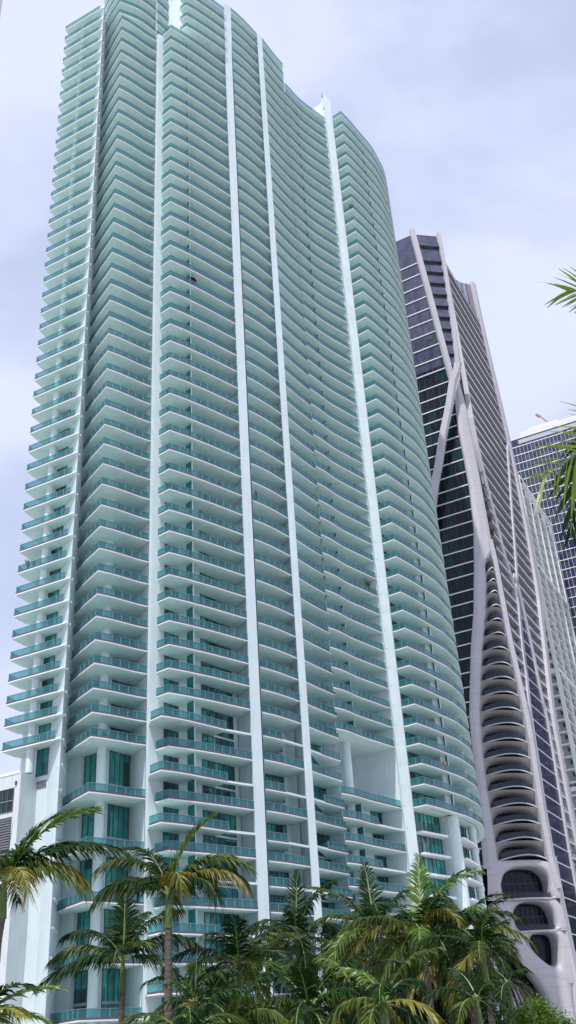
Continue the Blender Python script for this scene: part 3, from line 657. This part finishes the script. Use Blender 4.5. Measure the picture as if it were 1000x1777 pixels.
m=MB(); a=LFt(-8,0,-3.2)[:2]; b=LFt(-.7,0,-3.2)[:2]; m.box(a,b,0,ZT-3,0,.05,LATG); m.box(a,LFt(-5,0,-3.2)[:2],0,ZT-2,0,.4,LATW); m.build('window',lat)
for s0,s1 in ((0,8.6),(9,17.6),(18,26.6),(27,35.6)):
    m=MB(); m.box(LP(s0+1.4,0,-dep)[:2],LP(s1-.6,0,-dep)[:2],0,ZT-3,0,.06,LATG); m.build('window',lat)

# ------------------------------------------------------------------ glazed office tower behind
off=empty('office_tower',(0,0,0),'broad glass tower with white floor bands and a crane jib on its roof','building')
G=Vector((82.48,298.83)); gd=e1
def GP(s,z,o=0): return on(G,gd,s,z,o)
m=MB(); a=GP(-14,0)[:2]; b=GP(48,0)[:2]; A=Vector(a);B=Vector(b); m.prism([A,B,B+e2*24,A+e2*24],0,192.3,OGLASS,ROOFM); m.build('wall',off)
z=189.0; fl=[]
while z>30: fl.append(z); z-=3.42
for i,z in enumerate(fl):
    m=MB(); m.box(a,b,z-.15,z+.15,0,.2,BAND); m.build('floor_band',off)
m=MB()
for k in range(46):
    s_=-13.5+k*1.36
    m.box(GP(s_,0)[:2],GP(s_+.075,0)[:2],30,188.7,0,.14,BAND)
tag(m.build('mullion',off),kind='stuff')
m=MB(); m.box(GP(-14,0)[:2],GP(48,0)[:2],189.3,192.8,-.3,-.1,BAND); m.box(GP(2.8,0)[:2],GP(48,0)[:2],190.0,191.6,0,.12,mat('parapet_glass',(.42,.46,.50),.2)); m.build('parapet',off)
m=MB(); m.box(GP(3.5,0,-3)[:2],GP(48,0,-3)[:2],192.3,196.4,-8,0,BAND); m.box(GP(6,0,-7)[:2],GP(17,0,-7)[:2],194,199.8,-8,0,BAND); m.build('plant_room',off)
m=MB()
for k in range(30): s_=3+k*1.5; m.box(GP(s_,0,-.5)[:2],GP(s_+.1,0,-.5)[:2],192.8,195.4,0,.1,BAND)
m.box(GP(3,0,-.5)[:2],GP(48,0,-.5)[:2],195.3,195.5,0,.12,BAND); m.build('roof_railing',off)
cr=empty('roof_crane',GP(13.0,199.8,-9),'small orange and grey crane jib on top of the far glass tower','crane')
JB=mat('crane_paint',(.55,.25,.15),.5); JG=mat('crane_grey',(.3,.3,.32),.5)
m=MB(); m.tube([(0,0,-.2),(0,0,1.5)],[.5,.4],JG); m.build('mast',cr)
m=MB()
for o_ in (-.25,.25): m.tube([(0,o_,1.3),(-2.6,o_,4.4)],[.14,.12],JB)
for k in range(5): t=k/5; m.tube([(-2.6*t,-.25,1.3+3.1*t),(-2.6*(t+.15),.25,1.3+3.1*(t+.15))],[.08,.08],JB)
m.build('jib',cr)
m=MB(); m.tube([(-2.4,0,4.0),(-3.6,0,5.0)],[.75,.5],JG); m.build('counterweight',cr)

# ------------------------------------------------------------------ grey high-rise, only its edge shows at the top left
gt=empty('grey_high_rise',(0,0,0),'grey concrete high-rise of which only a sliver shows in the top left corner','building')
q=math.radians(-23.12); c=Vector((math.sin(q)*40,math.cos(q)*40)); m=MB(); m.prism([c,c+Vector((-8,13)),c+Vector((-20,12)),c+Vector((-20,-6))],0,66,GREYT,ROOFM); m.build('wall',gt)
for i in range(17):
    m=MB(); m.box(c+Vector((-19,-5.7)),c+Vector((-1,-.3)),3+i*3.5,4.6+i*3.5,.02,.08,MGLASS); m.build('window',gt)

# ------------------------------------------------------------------ palms
def frond_path(L,th0,droop,n=10,curl=0):
    """planar arch: starts at elevation th0, bends down by droop over its length"""
    p=Vector((0,0,0)); out=[p.copy()]
    for i in range(n):
        t=(i+.5)/n; a=th0-droop*(t**1.25); p=p+Vector((math.cos(a),curl*t*.3,math.sin(a)))*(L/n); out.append(p.copy())
    return out
def frond_mesh(path,matl,leaf=.95,sp=.075,sag=.55,w=.046,rr=.035,vee=.25,start=.12,rnd=random,side=None):
    m=MB(); n=len(path); m.tube(path,[rr*(1-.85*i/(n-1)) for i in range(n)],RACH,6)
    L=sum((b-a).length for a,b in zip(path,path[1:])); up=Vector((0,0,1))
    k=int(L*(1-start)/sp)
    for j in range(k):
        u=start+(1-start)*(j+.5)/k; x=u*(n-1); i=min(int(x),n-2); p=path[i].lerp(path[i+1],x-i); T=(path[i+1]-path[i]).normalized()
        Sd=T.cross(up)
        if Sd.length<.2: Sd=T.cross(Vector((0,1,0)))
        if side: Sd=side-T*side.dot(T)
        Sd.normalize(); N=Sd.cross(T)
        env=math.sin(PI*min(1,(u*.92+.10)))**.55 if u<.9 else max(.3,(1-u)*5+.25)
        for sd in (-1,1):
            al=math.radians(28+38*u+rnd.uniform(-7,7)); l=leaf*env*rnd.uniform(.86,1.1)
            d=(Sd*sd*math.cos(al)+T*math.sin(al)+N*(vee+rnd.uniform(-.12,.12))).normalized()
            sg=sag*rnd.uniform(.7,1.35); pts=[]
            for q_ in (0,.3,.65,1): pts.append(p+d*l*q_*(1-.12*sg*q_)-up*(sg*l*q_*q_))
            wv=(T*.8+N*rnd.uniform(-.5,.5)).normalized(); ws=(w*.5,w,w*.72,.004)
            r0=[q_-wv*s_ for q_,s_ in zip(pts,ws)]; r1=[q_+wv*s_ for q_,s_ in zip(pts,ws)]
            m.grid([r0,r1],matl)
    return m
def palm(x,y,hgt,label,fronds,lf=1,spear=True,tr=.15,lean=(0,0),shaft=1.25,seed=1,scale=1,group='palm trees in front of the towers',cat='palm tree',name='palm_tree',sp=.075):
    R=random.Random(seed); t=empty(name,(x,y,0),label,cat,group)
    m=MB(); n=max(8,int((hgt-shaft)/.11)); P=[];rad=[]
    for i in range(n+1):
        u=i/n; P.append((lean[0]*(u*u-1),lean[1]*(u*u-1),u*(hgt-shaft))); rad.append(tr*(1.25-.35*u)*(1+.07*(i%2))*(1+.25*max(0,1-u*7)))
    m.tube(P,rad,BARK,12); m.build('trunk',t)
    m=MB(); k=8; P=[(0,0,hgt-shaft-.05+shaft*1.02*i/k) for i in range(k+1)]; rad=[tr*(1.15 if i==0 else 1.12-.06*i) for i in range(k+1)]
    m.tube(P,rad,SHAFT,12); m.build('crownshaft',t)
    for f in fronds:
        phi,th,L,dr,mt=f[:5]; sag=f[5] if len(f)>5 else R.uniform(.4,.75)
        path=frond_path(L*scale,math.radians(th),math.radians(dr),curl=R.uniform(-.5,.5)); a=math.radians(phi)
        rot=Matrix.Rotation(a,3,'Z'); path=[rot@p+Vector((0,0,hgt-.1)) for p in path]
        fm=frond_mesh(path,LF[mt],leaf=.95*lf*scale*(L/3.6)**.5,sag=sag,rnd=R,sp=sp)
        fm.build('frond',t)
    if spear:
        m=MB(); m.tube([(0,0,hgt-.1),(.05,0,hgt+1.0*scale),(.12,.02,hgt+2.0*scale)],[.04,.022,.004],SHAFT,6); m.build('spear_leaf',t)
    return t
def pol(azd,D): a=math.radians(azd); return math.sin(a)*D,math.cos(a)*D
def rf(R,n,L=3.5,mats=(0,0,0,1,1,2),lo=-5,hi=75):
    out=[]; 
    for i in range(n):
        th=hi-(hi-lo)*((i+.5)/n)**.9+R.uniform(-8,8); out.append((i*137.5+R.uniform(-18,18),th,L*R.uniform(.85,1.12),R.uniform(75,120)*(.75+.25*(1-th/90)),R.choice(mats) if th>15 else R.choice((1,2,0,0))))
    return out
def crown(azd,el,D): x,y=pol(azd,D); return x,y,1.6+D*math.tan(math.radians(el))
# phi: 0 = right in the picture, 90 = away, 180 = left, 270 = towards the camera
x,y,h=crown(-7.95,8.15,42)
palm(x,y,h,lf=1.2,label='tallest palm with ringed trunk and arching fronds, in front of the white tower',fronds=
 [(8,80,3.7,48,3,.25),(172,70,3.8,108,1,.6),(165,48,3.4,98,2,.7),(140,72,3.7,70,0),(5,62,4.0,105,1,.6),(-14,44,3.8,98,2,.7),(20,52,3.6,95,0,.65),(288,58,2.7,135,2,.6),(120,50,3.4,90,0),(60,55,3.5,90,0),(205,40,3.4,100,0,.7),(90,30,3.2,90,1),(320,36,3.3,100,0,.8)],seed=11,tr=.15,sp=.048)
x,y,h=crown(-16.75,9.1,38)
palm(x,y,h,lf=1.2,label='palm at the left edge with one long frond reaching right and a golden one hanging',fronds=
 [(12,66,4.2,62,3,.3),(5,40,4.5,64,0,.6),(8,40,3.3,98,2,.7),(350,30,3.2,90,1,.6),(30,74,3.6,55,0,.3),(150,60,3.4,90,0),(190,35,3.4,100,1),(270,45,3.0,110,1,.7),(90,60,3.4,80,0),(100,30,3.2,80,0),(230,60,3.4,90,0),(300,28,3.1,100,2,.7),(15,52,3.6,70,0,.5)],seed=12,tr=.15,lean=(.35,0),sp=.048)
x,y,h=crown(-10.35,5.0,48)
palm(x,y,h,lf=1.1,label='middle-sized palm with widely spread dark fronds between the two tall left palms',fronds=
 [(175,12,4.0,52,0,.6),(170,40,3.7,80,1,.75),(160,62,3.6,88,0,.7),(85,84,3.7,20,0,.35),(70,70,3.5,60,0,.5),(0,46,4.4,105,0,.7),(348,22,3.3,105,1,.75),(110,60,3.4,60,0),(20,70,3.6,70,0),(270,30,3.0,90,0),(200,24,3.2,80,0),(310,44,3.2,100,1)],seed=13,tr=.13,sp=.055)
PL_=[(-4.2,4.5,44,'palm with pale drooping young frond in front of the first tall fin',14,3.4,.12),
 (-1.0,5.6,50,'palm with upright spear between the two tall white fins',15,3.2,.12),
 (3.25,5.60,46,'bushy palm before the open void of the white tower, tall upright fronds',16,3.7,.13),
 (5.75,5.45,44,'palm with a bright yellow drooping frond in front of the wide pier',17,3.7,.14),
 (7.9,5.45,46,'palm with a light green upright crest in front of the round tower columns',18,2.8,.12),
 (8.8,4.5,42,'palm at the foot of the ribbed tower with black-green fronds against pale concrete',19,2.7,.12),
 (-6.55,2.9,40,'slim young palm with a star of light fronds behind the tallest trunk',20,1.9,.07),
 (1.85,2.9,40,'short palm with light grey trunk and small yellow-green crown',21,2.2,.11),
 (-2.7,4.4,56,'dark palm filling the gap left of the second fin',22,3.5,.12),
 (.9,4.6,58,'dark palm half hidden behind the short grey palm',23,3.5,.12),
 (4.6,4.2,57,'shaded palm behind the yellow-fronded palm, its crown low',24,3.4,.12),
 (6.9,4.0,54,'shaded palm among thin trunks right of the yellow-fronded palm',25,3.4,.12),
 (-7.0,1.0,33,'low palm whose pale fronds rise from the bottom edge beside the tallest trunk',26,2.7,.12),
 (-4.6,1.6,37,'low bushy palm under the pale drooping frond at the bottom edge',27,2.6,.12),
 (-.6,2.2,38,'low palm with yellowing side fronds at the bottom centre',28,2.8,.12),
 (3.4,2.3,36,'low palm with hanging light fronds under the bushy central crown',29,2.5,.12),
 (8.2,2.2,40,'low palm with golden lower frond beside the leafy tree',30,2.1,.11),
 (-17.6,2.6,30,'small sunlit palm frond cluster at the bottom left corner',31,2.1,.09),
 (9.9,2.8,52,'dark palm in front of the fanned entrance fins',32,2.3,.11),
 (-5.6,3.0,52,'shaded palm right of the tallest trunk, at the foot of the white tower',33,3.4,.12),
 (2.6,4.6,60,'far palm seen between the central crowns',34,3.4,.12)]
EX={31:[(10,40,2.3,50,3,.3),(0,15,2.2,50,3,.3),(330,25,2.0,60,2,.4)],14:[(300,35,1.9,120,3,.5)],16:[(100,78,3.6,30,0,.35),(170,62,3.6,55,3,.3)],17:[(300,52,3.0,110,2,.6),(20,66,3.6,45,0,.3),(60,80,3.5,20,3,.3),(200,30,3.4,90,2,.6)],18:[(170,72,3.0,35,3,.3),(310,30,3.0,90,2,.6)],19:[(12,60,2.6,45,0,.4),(0,34,2.5,60,0,.5)],15:[(90,86,3.2,10,0,.2)]}
for azd,el,D,lb,sd,L,tr in PL_:
    x,y,h=crown(azd,el,D); R=random.Random(sd); h=max(h,1.4)
    fr=rf(R,13 if L>2.5 else 9,L,(0,0,0,0,1) if D>50 else (0,0,0,0,1,1,3),lo=-12)+EX.get(sd,[])
    if azd>8: fr=[(f[0],f[1],f[2]*(.62 if math.cos(math.radians(f[0]))>.3 else 1),*f[3:]) for f in fr]
    palm(x,y,h,lb,fr,seed=sd,tr=tr,shaft=min(1.2,h*.35),spear=sd in (14,15,16,20),scale=1,sp=.065)
for i,(azd,el,D) in enumerate(((4.9,5.4,64),(6.4,5.2,66),(8.6,5.0,62))):
    x,y,h=crown(azd,el,D); R=random.Random(50+i)
    palm(x,y,h,['thin distant palm behind the yellow-fronded palm','thin distant palm behind the shaded trunks','thin distant palm left of the ribbed tower foot'][i],rf(R,9,3.2,(0,0,1)),seed=60+i,tr=.1,spear=False,sp=.1)

# close palm outside the right edge, its frond tips reach into the picture
PITCH=.51014; ROLL=-.064783; FPX=1685.7
def ray(px,py,dist):
    a,b=px-500,py-888.5; cr_,sr_=math.cos(ROLL),math.sin(ROLL); X=a*cr_+b*sr_; Y=-a*sr_+b*cr_; u,v=X/FPX,-Y/FPX
    cp,sp_=math.cos(PITCH),math.sin(PITCH); d=Vector((u,cp-v*sp_,sp_+v*cp)); k=dist/math.hypot(d.x,d.y); return Vector((d.x*k,d.y*k,1.6+d.z*k))
cx=ray(1150,660,9.2)
near=empty('palm_tree',(cx.x,cx.y,0),'close palm off the right edge, only bright green frond tips reach into the sky','palm tree','palm trees in front of the towers')
m=MB(); n=50; m.tube([(0,0,(cx.z-1.3)*i/n) for i in range(n+1)],[.17*(1.2-.3*i/n)*(1+.06*(i%2)) for i in range(n+1)],BARK,14); m.build('trunk',near)
m=MB(); m.tube([(0,0,cx.z-1.35+i*.2) for i in range(8)],[.19-.012*i for i in range(8)],SHAFT,14); m.build('crownshaft',near)
def near_frond(ctrl,leaf,sag,sp,w,seed,start,vee,side):
    P=catmull([Vector((0,0,cx.z-.1))]+[ray(*c)-Vector((cx.x,cx.y,0)) for c in ctrl],5); frond_mesh(P,NEARL,leaf=leaf,sag=sag,sp=sp,w=w,rnd=random.Random(seed),rr=.03,start=start,vee=vee,side=side).build('frond',near)
near_frond([(1130,560,9.0),(1085,522,8.8),(1030,506,8.6),(983,505,8.5)],.60,.16,.055,.022,3,.25,.05,Vector((0,-.1,1)))
near_frond([(1130,715,8.6),(1085,742,8.3),(1010,780,7.9),(940,832,7.6)],.80,.22,.08,.022,4,.35,.05,Vector((.1,-.2,1)))
R=random.Random(9)
for i in range(9):
    a=math.radians(-110+i*27); path=[Matrix.Rotation(a,3,'Z')@p+Vector((0,0,cx.z-.1)) for p in frond_path(2.6,math.radians(60-i*4),math.radians(95))]
    frond_mesh(path,LF[i%2],leaf=.7,rnd=R).build('frond',near)

# ------------------------------------------------------------------ leafy trees and shrubs
def leafy(x,y,hgt,rad,label,nleaf=5000,ls=.13,ml=(0,),seed=1,name='leafy_tree',cat='tree',grp=None,zlo=.35,squash=.75):
    R=random.Random(seed); t=empty(name,(x,y,0),label,cat,grp); m=MB(); top=hgt-rad*squash
    m.tube([(0,0,0),(.1,0,top*.4),(.0,.1,top)],[.16,.12,.08],BARK2,9); tips=[]
    for i in range(9):
        a=i*2.4; b=Vector((0,0,top*(.35+.07*i))); e=Vector((math.cos(a)*rad*.65,math.sin(a)*rad*.65,top+R.uniform(-.2,.5)*rad)); m.tube([b,(b+e)/2+Vector((0,0,.2)),e],[.06,.04,.015],BARK2,6); tips.append(e)
    m.build('trunk',t); m=MB(); cl=[]
    for i in range(34):
        while 1:
            v=Vector((R.uniform(-1,1),R.uniform(-1,1),R.uniform(-1,1)))
            if .35<v.length<1: break
        cl.append((Vector((v.x*rad,v.y*rad,top+v.z*rad*squash)),R.uniform(.16,.34)*rad))
    for i in range(nleaf):
        c,r=R.choice(cl); v=Vector((R.gauss(0,.5),R.gauss(0,.5),R.gauss(0,.42)))*r; p=c+v
        d=Vector((R.uniform(-1,1),R.uniform(-1,1),R.uniform(-.6,.5))).normalized(); s_=d.cross(Vector((R.uniform(-.4,.4),R.uniform(-.4,.4),1))).normalized(); l=ls*R.uniform(.6,1.3)
        m.face([p,p+d*l*.5+s_*l*.28,p+d*l,p+d*l*.5-s_*l*.28],LEAF[R.choice(ml)])
    m.build('crown',t)
x,y=pol(11.05,44); leafy(x,y,3.1,1.45,'bright green leafy tree at the bottom right below the ribbed tower',7000,.14,(1,1,1,1,0),71)
x,y=pol(9.4,46); leafy(x,y,2.3,1.3,'darker leafy tree left of the bright one at the bottom right',6000,.15,(0,0,1),72)
sh=[(-5.3,62,4.6),(-3.2,64,4.8),(-1.2,66,5.0),(.8,66,5.4),(2.8,64,5.6),(4.4,66,6.2),(6.0,64,6.4),(7.6,63,6.2),(9.0,60,4.4)]
lbs=['dark shrubby tree behind the low palms right of the tallest trunk','dark shrubby tree behind the palm with the pale young frond','dark shrubby tree behind the palm between the fins','dark shrubby tree behind the centre of the palm row','dark shrubby tree behind the bushy central palm','dark shrubby tree behind the yellow-fronded palm','dark shrubby tree behind the thin trunks','dark shrubby tree left of the entrance fins','dark shrubby tree in front of the entrance fins']
for i,(azd,D,hh) in enumerate(sh):
    x,y=pol(azd,D); leafy(x,y,hh,2.7,lbs[i],5200,.3,(0,),80+i,grp='dark trees behind the palm row')
x,y=pol(-12.2,70); leafy(x,y,2.6,1.2,'sparse little shrub at the bottom left, against the white wall',700,.14,(0,),99,name='shrub',cat='shrub')

# ------------------------------------------------------------------ small things on the balconies
POT=mat('terracotta',(.35,.16,.09),.8,noise=.2); BLK=mat('black_fabric',(.012,.013,.016),.8,noise=.3,nscale=4); OR=mat('orange_paint',(.55,.22,.06),.6,noise=.3,nscale=6); RED=mat('red_cloth',(.35,.05,.08),.8)
def plant(p,z,h,label,seed):
    R=random.Random(seed); t=empty('potted_plant',(p[0],p[1],z+.25),label,'plant'); m=MB(); m.cyl(0,0,.16,0,.38,POT,12,.24); m.build('pot',t); m=MB()
    for i in range(70):
        a=R.uniform(0,6.3); r=R.uniform(.05,.45)*h; b=Vector((0,0,.35)); e=Vector((math.cos(a)*r,math.sin(a)*r,.4+R.uniform(.3,1)*h)); s_=Vector((-math.sin(a),math.cos(a),0))*.05
        mid=(b+e)/2+Vector((0,0,.12)); m.face([b,mid-s_,e,mid+s_],LEAF[i%2])
    m.build('foliage',t)
def at(F,d,back): P=inset(F,back); return along(P,d)
plant(at(frontB,plen(frontB)-1.2,.5),zB(19),1.1,'bushy green potted plant high on the second balcony stack, near its right end',1)
plant(at(frontD,.8,.5),zD(24),1.0,'potted plant high behind the rail right of the first tall fin',2)
plant(at(frontF,1.6,.5),zF(29),1.7,'tall leafy potted plant near the top corner of the rounded balconies',3)
plant(at(frontC,plen(frontC)-1.2,.5),zC(12),1.0,'potted plant at the right end of a balcony left of the first tall fin',4)
plant(at(frontC,4.9,.5),zC(13),.9,'small potted plant behind the teal screen on the third stack of balconies',5)
plant(at(frontG,plen(frontG)-2.0,.45),zF(2),2.2,'thin tall cactus-like plant on a concave balcony beside the wide pier',6)
def folded(p,z,label,h=2.3):
    t=empty('folded_parasol',(p[0],p[1],z+.25),label,'parasol'); m=MB(); m.tube([(0,0,0),(0,0,h+.1)],[.03,.03],RPOST,8); m.build('pole',t)
    m=MB(); m.tube([(0,0,.75),(0,0,.95),(0,0,1.2),(0,0,1.7),(0,0,h)],[.22,.26,.15,.11,.03],BLK,10); m.build('canopy',t); m=MB(); m.cyl(0,0,.28,0,.08,BLK,14); m.build('base',t)
folded(at(frontD,1.4,.6),zD(4),'folded black parasol on a balcony between the two tall fins')
def parasol(p,z,label):
    t=empty('parasol',(p[0],p[1],z+.25),label,'parasol'); m=MB(); m.tube([(0,0,0),(0,0,2.1)],[.03,.03],RPOST,8); m.build('pole',t)
    m=MB(); rows=[[(math.cos(a*PI/4)*r,math.sin(a*PI/4)*r,zz) for a in range(8)] for r,zz in ((.03,2.25),(.5,2.1),(.95,1.85))]; m.grid(rows,BLK,True); m.build('canopy',t)
parasol(at(frontC,5.3,1.1),zC(15),'open dark parasol on a high balcony of the third stack')
def chair(p,z,rz,label,mt=BLK,g_='chairs on the balconies'):
    t=empty('balcony_chair',(p[0],p[1],z+.25),label,'chair',g_,rz=rz); m=MB(); m.prism([(-.25,-.25),(.25,-.25),(.25,.25),(-.25,.25)],.4,.46,mt); m.build('seat',t); m=MB(); m.prism([(-.25,.2),(.25,.2),(.25,.26),(-.25,.26)],.46,.95,mt); m.build('backrest',t)
    for a in (-.22,.22):
        for b in (-.22,.22): l=MB(); l.tube([(a,b,0),(a,b,.4)],[.02,.02],mt,6); l.build('leg',t)
chair(at(frontA,5.2,.9),zA(-6),.4,'dark balcony chair behind the rail, third lowest balcony of the far left stack')
chair(at(frontA,6.4,.9),zA(-6),.8,'dark balcony chair right of its twin, third lowest balcony of the far left stack')
chair(at(frontB,9.3,.8),zB(-8),.7,'dark balcony chair on the lowest regular balcony of the pointed stack')
chair(at(frontB,10.2,.8),zB(-8),.2,'dark balcony chair near the wall, lowest regular balcony of the pointed stack')
chair(at(frontC,11,.8),zC(-8),.2,'dark chair on a low balcony left of the first tall fin')
t=empty('lidded_grill',(*at(frontE,4.2,.5),zE(-11)+.25),'round black grill on a low balcony right of the second fin','grill'); m=MB()
m.tube([(0,0,.65),(0,0,.8),(0,0,1.0),(0,0,1.15)],[.15,.36,.36,.1],BLK,14); m.build('kettle',t)
for a in (0,2.1,4.2): l=MB(); l.tube([(math.cos(a)*.1,math.sin(a)*.1,.7),(math.cos(a)*.3,math.sin(a)*.3,0)],[.02,.02],BLK,6); l.build('leg',t)
p=at(frontF,9.2,.35); t=empty('garden_lantern',(p.x,p.y,zF(-7)+.25),'round orange lantern on a curved balcony of the right wing','lantern'); m=MB()
m.tube([(0,0,.75),(0,0,.85),(0,0,1.1),(0,0,1.4),(0,0,1.5)],[.1,.3,.38,.28,.08],OR,12); m.build('shade',t); m=MB(); m.tube([(0,0,0),(0,0,.78)],[.05,.05],BLK,8); m.build('pole',t)
plant(at(frontA[1:],1.3,.5),zA(0),1.5,'wispy tall potted plant at the outer corner of a far left balcony',7)
plant(at(frontA[1:],2.2,.6),zA(0),1.1,'bushier potted plant beside the wispy one on the same far left balcony',8)
chair(at(frontA[1:],3.4,.8),zA(0),.4,'dark balcony chair beside two potted plants on a far left balcony')

# ------------------------------------------------------------------ sun, sky, camera
SUN_EL=math.radians(64); az_s=math.radians(203)   # clockwise from +Y: behind the camera
sd=Vector((math.sin(az_s)*math.cos(SUN_EL),math.cos(az_s)*math.cos(SUN_EL),math.sin(SUN_EL)))
sl=bpy.data.lights.new('sun','SUN'); sl.energy=3.3; sl.angle=math.radians(.6); sl.color=(1,.96,.9)
so=bpy.data.objects.new('sun',sl); C.objects.link(so); so.rotation_euler=sd.to_track_quat('Z','Y').to_euler(); so.location=(0,0,300)
w=bpy.data.worlds.new('World'); scene.world=w; w.use_nodes=True; N=w.node_tree.nodes; L=w.node_tree.links
bg=N['Background']; bg.inputs['Strength'].default_value=.12
sky=N.new('ShaderNodeTexSky'); sky.sky_type='NISHITA'; sky.sun_disc=False; sky.sun_elevation=SUN_EL; sky.sun_rotation=az_s; sky.air_density=1.0; sky.dust_density=1.0; sky.ozone_density=1.5
tc=N.new('ShaderNodeTexCoord'); mp=N.new('ShaderNodeMapping'); mp.inputs['Scale'].default_value=(1,1,1.9); mp.inputs['Rotation'].default_value=(0,.25,.4); mp.inputs['Location'].default_value=(.35,.1,.2); L.new(tc.outputs['Generated'],mp.inputs['Vector'])
n1=N.new('ShaderNodeTexNoise'); n1.inputs['Scale'].default_value=2.2; n1.inputs['Detail'].default_value=9; n1.inputs['Roughness'].default_value=.52; n1.inputs['Distortion'].default_value=.25; L.new(mp.outputs[0],n1.inputs['Vector'])
r1=N.new('ShaderNodeMapRange'); r1.interpolation_type='SMOOTHERSTEP'; r1.inputs[1].default_value=.36; r1.inputs[2].default_value=.68; r1.inputs[3].default_value=.60; r1.inputs[4].default_value=1.0; L.new(n1.outputs['Fac'],r1.inputs[0])
mx=N.new('ShaderNodeMix'); mx.data_type='RGBA'; L.new(r1.outputs[0],mx.inputs[0]); L.new(sky.outputs[0],mx.inputs[6]); mx.inputs[7].default_value=(4.75,5.15,6.75,1)
L.new(mx.outputs[2],bg.inputs['Color'])

cam=bpy.data.cameras.new('camera'); co=bpy.data.objects.new('camera',cam); C.objects.link(co); scene.camera=co
cp,sp_=math.cos(PITCH),math.sin(PITCH); r0=Vector((1,0,0)); u0=Vector((0,-sp_,cp)); bk=Vector((0,-cp,-sp_)); cr_,sr_=math.cos(ROLL),math.sin(ROLL)
rt=r0*cr_+u0*sr_; up=u0*cr_-r0*sr_
M=Matrix((rt,up,bk)).transposed().to_4x4(); M.translation=Vector((0,0,1.6)); co.matrix_world=M
cam.sensor_fit='VERTICAL'; cam.sensor_height=36; cam.lens=FPX*36/1777; cam.clip_end=6000; cam.clip_start=.1
vs=scene.view_settings; vs.view_transform='Standard'; vs.look='None'; vs.gamma=1; vs.exposure=0.47
scene.render.engine='CYCLES'; scene.cycles.max_bounces=8; scene.cycles.diffuse_bounces=4; scene.cycles.transparent_max_bounces=12
scene.render.resolution_x=576; scene.render.resolution_y=1024
